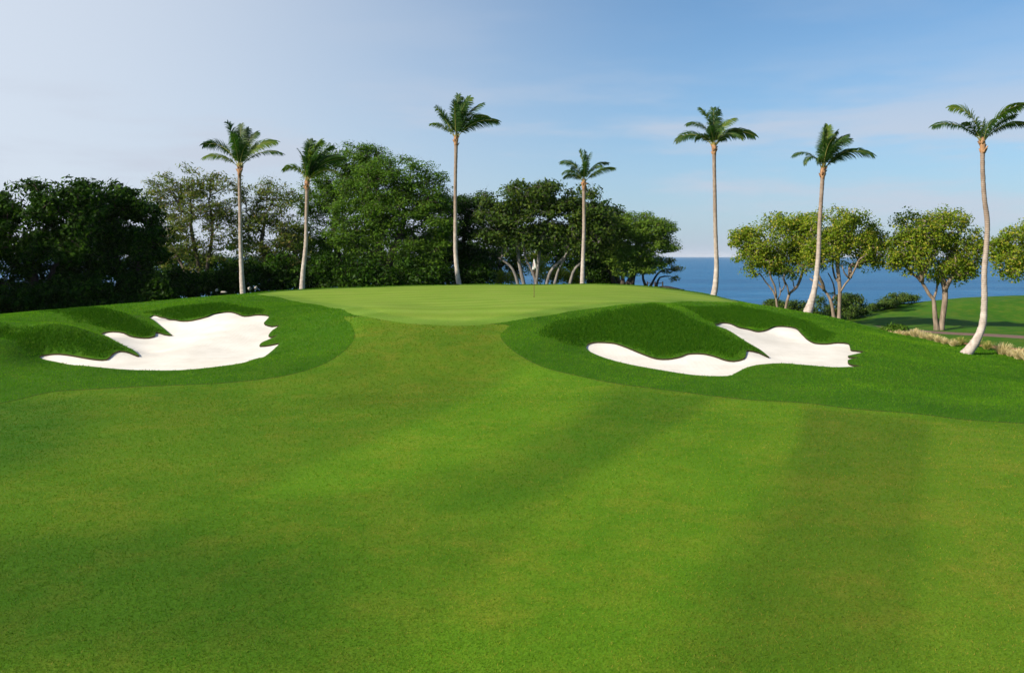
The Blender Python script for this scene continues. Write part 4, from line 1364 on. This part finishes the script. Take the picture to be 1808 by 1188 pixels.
TUFTS = [  # px, py of the foot, distance, height, green?
    (1533, 577, 55.6, 0.55, 0, 'small straw grass at the far end of the bed, left of the dark green bush'),
    (1546, 580, 55.0, 0.62, 0, 'straw grass touching the left side of the dark green bush'),
    (1556, 584, 54.0, 0.55, 0, 'short straw grass in front of the dark green bush, on its left'),
    (1572, 588, 53.2, 0.58, 0, 'straw grass in front of the dark green bush'),
    (1586, 592, 52.4, 0.55, 0, 'straw grass at the front right of the dark green bush'),
    (1599, 593, 51.6, 0.5, 0, 'low straw grass just right of the dark green bush'),
    (1614, 597, 50.8, 0.72, 0, 'fuller straw grass where the path first shows behind'),
    (1628, 601, 50.0, 0.66, 0, 'pale straw grass two plants right of where the path first shows'),
    (1641, 605, 49.2, 0.62, 0, 'straw grass midway between the dark bush and the crooked palm'),
    (1655, 609, 48.4, 0.58, 0, 'low straw grass below the forked tree foot'),
    (1667, 612, 47.8, 0.55, 0, 'low straw grass two plants left of the crooked palm foot'),
    (1682, 616, 47.2, 0.55, 0, 'straw grass touching the left of the crooked palm foot'),
    (1694, 612, 48.0, 0.7, 1, 'greenish grass behind the crooked palm foot'),
    (1722, 622, 46.8, 0.7, 1, 'green-tinged grass just right of the crooked palm foot'),
    (1742, 627, 45.8, 0.7, 1, 'green-tinged tall grass second right of the crooked palm'),
    (1768, 636, 44.2, 0.9, 0, 'largest golden straw grass right of the crooked palm'),
    (1783, 640, 43.6, 0.65, 0, 'golden straw grass leaning against the largest one, on its right'),
    (1798, 645, 42.8, 0.8, 0, 'brownish straw grass at the right edge of the photo'),
    (1815, 648, 42.0, 0.85, 0, 'straw grass mostly beyond the right edge of the photo')]
for i, (px, py, Y, h, gr, lab) in enumerate(TUFTS):
    p = at(px, py, Y + (1.5 if px > 1715 else 0.4))
    tuft(lab, p[0], p[1], h, M['straw_green'] if gr else M['straw'], 420 if h > 0.7 else 300, 300 + i)
tree('shrub', 'low dark green bush among the straw grasses at the end of the path', 54,
     [[(1580, 590), (1581, 580)]], [(1580, 581, 18, 7), (1570, 583, 12, 5), (1592, 584, 12, 6)], 'shrub', 90, 50, 120, (0.01, 0.03), 2, 0.3, 'shrub', None, 0.5, ('leaf_rain', None))


# ------------------------------------------------------------------ lava rocks on the shore
def rock(label, px, py, Y, r, seed):
    g = np.random.default_rng(seed)
    p = at(px, py, Y)
    th, ph = np.meshgrid(np.linspace(0, 2 * np.pi, 15)[:-1], np.linspace(0.0, np.pi, 9))
    d = np.stack([np.cos(th) * np.sin(ph), np.sin(th) * np.sin(ph), np.cos(ph)], -1)
    k = g.normal(0, 1, (5, 3)); f = np.ones(th.shape)
    for kk in k: f += 0.16 * np.sin(d @ kk * 2.4 + g.uniform(0, 6))
    v = d * f[..., None] * np.array((r[0], r[1], r[2]))
    m, n = th.shape
    q = [(i * n + j, (i + 1) * n + j, (i + 1) * n + (j + 1) % n, i * n + (j + 1) % n) for i in range(m - 1) for j in range(n)]
    o = mesh_np('lava_rock', v.reshape(-1, 3), None, q, M['rock'], None, False)
    o.location = p
    tag(o, label, 'rock', 'black lava rocks on the shore')
    return o


rock('flat black lava rock left of the shore point, below the twisted tree', 1176, 510, 98, (1.2, 1.0, 0.25), 1)
rock('low black lava rock at the tip of the shore right of the twisted tree', 1190, 512.5, 99, (1.1, 1.0, 0.2), 2)
rock('small black lava rock farthest right on the shore point', 1202, 515, 99, (0.7, 0.7, 0.15), 3)

M['pale_rock'] = plain('pale_rock', (0.36, 0.33, 0.29), 0.9, 0.1, 0.25, 3, 0.6)
for px, py, Y, r, sd, lab in ((383, 512.5, 70, (0.10, 0.2, 0.11), 11, 'pale stone in the shade just left of the leftmost palm foot'),
                              (396, 515.5, 69, (0.26, 0.2, 0.07), 12, 'flat pale stone against the left side of the leftmost palm foot'),
                              (441, 509, 71, (0.12, 0.2, 0.14), 13, 'pale stone just right of the leftmost palm foot'),
                              (452, 508, 71, (0.10, 0.2, 0.12), 14, 'taller pale stone, second right of the leftmost palm foot')):
    o = rock(lab, px, py, Y, r, sd)
    o.data.materials.clear(); o.data.materials.append(M['pale_rock'])
    o.name = 'pale_stone'; o['group'] = 'pale stones under the trees'


def railing():
    foot = at(1157, 507, 94)
    foot[2] = ground_z(foot[0], foot[1])
    root = empty('wooden_railing', foot)
    tag(root, 'low dark wooden railing at the shore below the twisted tree', 'railing')
    mt = plain('weathered_wood', (0.045, 0.035, 0.028), 0.9, 0.1, 0.3, 8)
    for px in (1143, 1156.5, 1170):
        p = at(px, 497, 94)
        b = Geo(); zb = ground_z(p[0], p[1]) - 0.2
        b.tube([(p[0], p[1], zb), (p[0], p[1], p[2] - 0.03), (p[0], p[1], p[2])], [0.075, 0.075, 0.05], 8)
        b.obj('post', mt, root, True, foot)
    for dz in (0.18, 0.55):
        a_, c_ = at(1143, 497, 94), at(1170, 497, 94)
        b = Geo(); b.tube([a_ - (0, 0, dz), (a_ + c_) / 2 - (0, 0, dz + 0.02), c_ - (0, 0, dz)], [0.045] * 3, 6)
        b.obj('rail', mt, root, True, foot)


railing()


# ------------------------------------------------------------------ sea air
hz_v = [(x, y, z) for z in (-12, 34) for y in (-60, 14500) for x in (-11500, 11500)]
haze = mesh_np('haze', hz_v, None, [(0, 2, 3, 1), (4, 5, 7, 6), (0, 1, 5, 4), (2, 6, 7, 3), (0, 4, 6, 2), (1, 3, 7, 5)])
tag(haze, 'thin sea haze softening the horizon', kind='stuff')
mh = bpy.data.materials.new('sea_haze'); mh.use_nodes = True
mh.node_tree.nodes.clear()
vo = mh.node_tree.nodes.new('ShaderNodeVolumePrincipled')
vo.inputs['Color'].default_value = (0.86, 0.92, 1.0, 1)
vo.inputs['Density'].default_value = 3.2e-5
vo.inputs['Anisotropy'].default_value = 0.0
ho = mh.node_tree.nodes.new('ShaderNodeOutputMaterial')
mh.node_tree.links.new(vo.outputs[0], ho.inputs['Volume'])
haze.data.materials.append(mh)
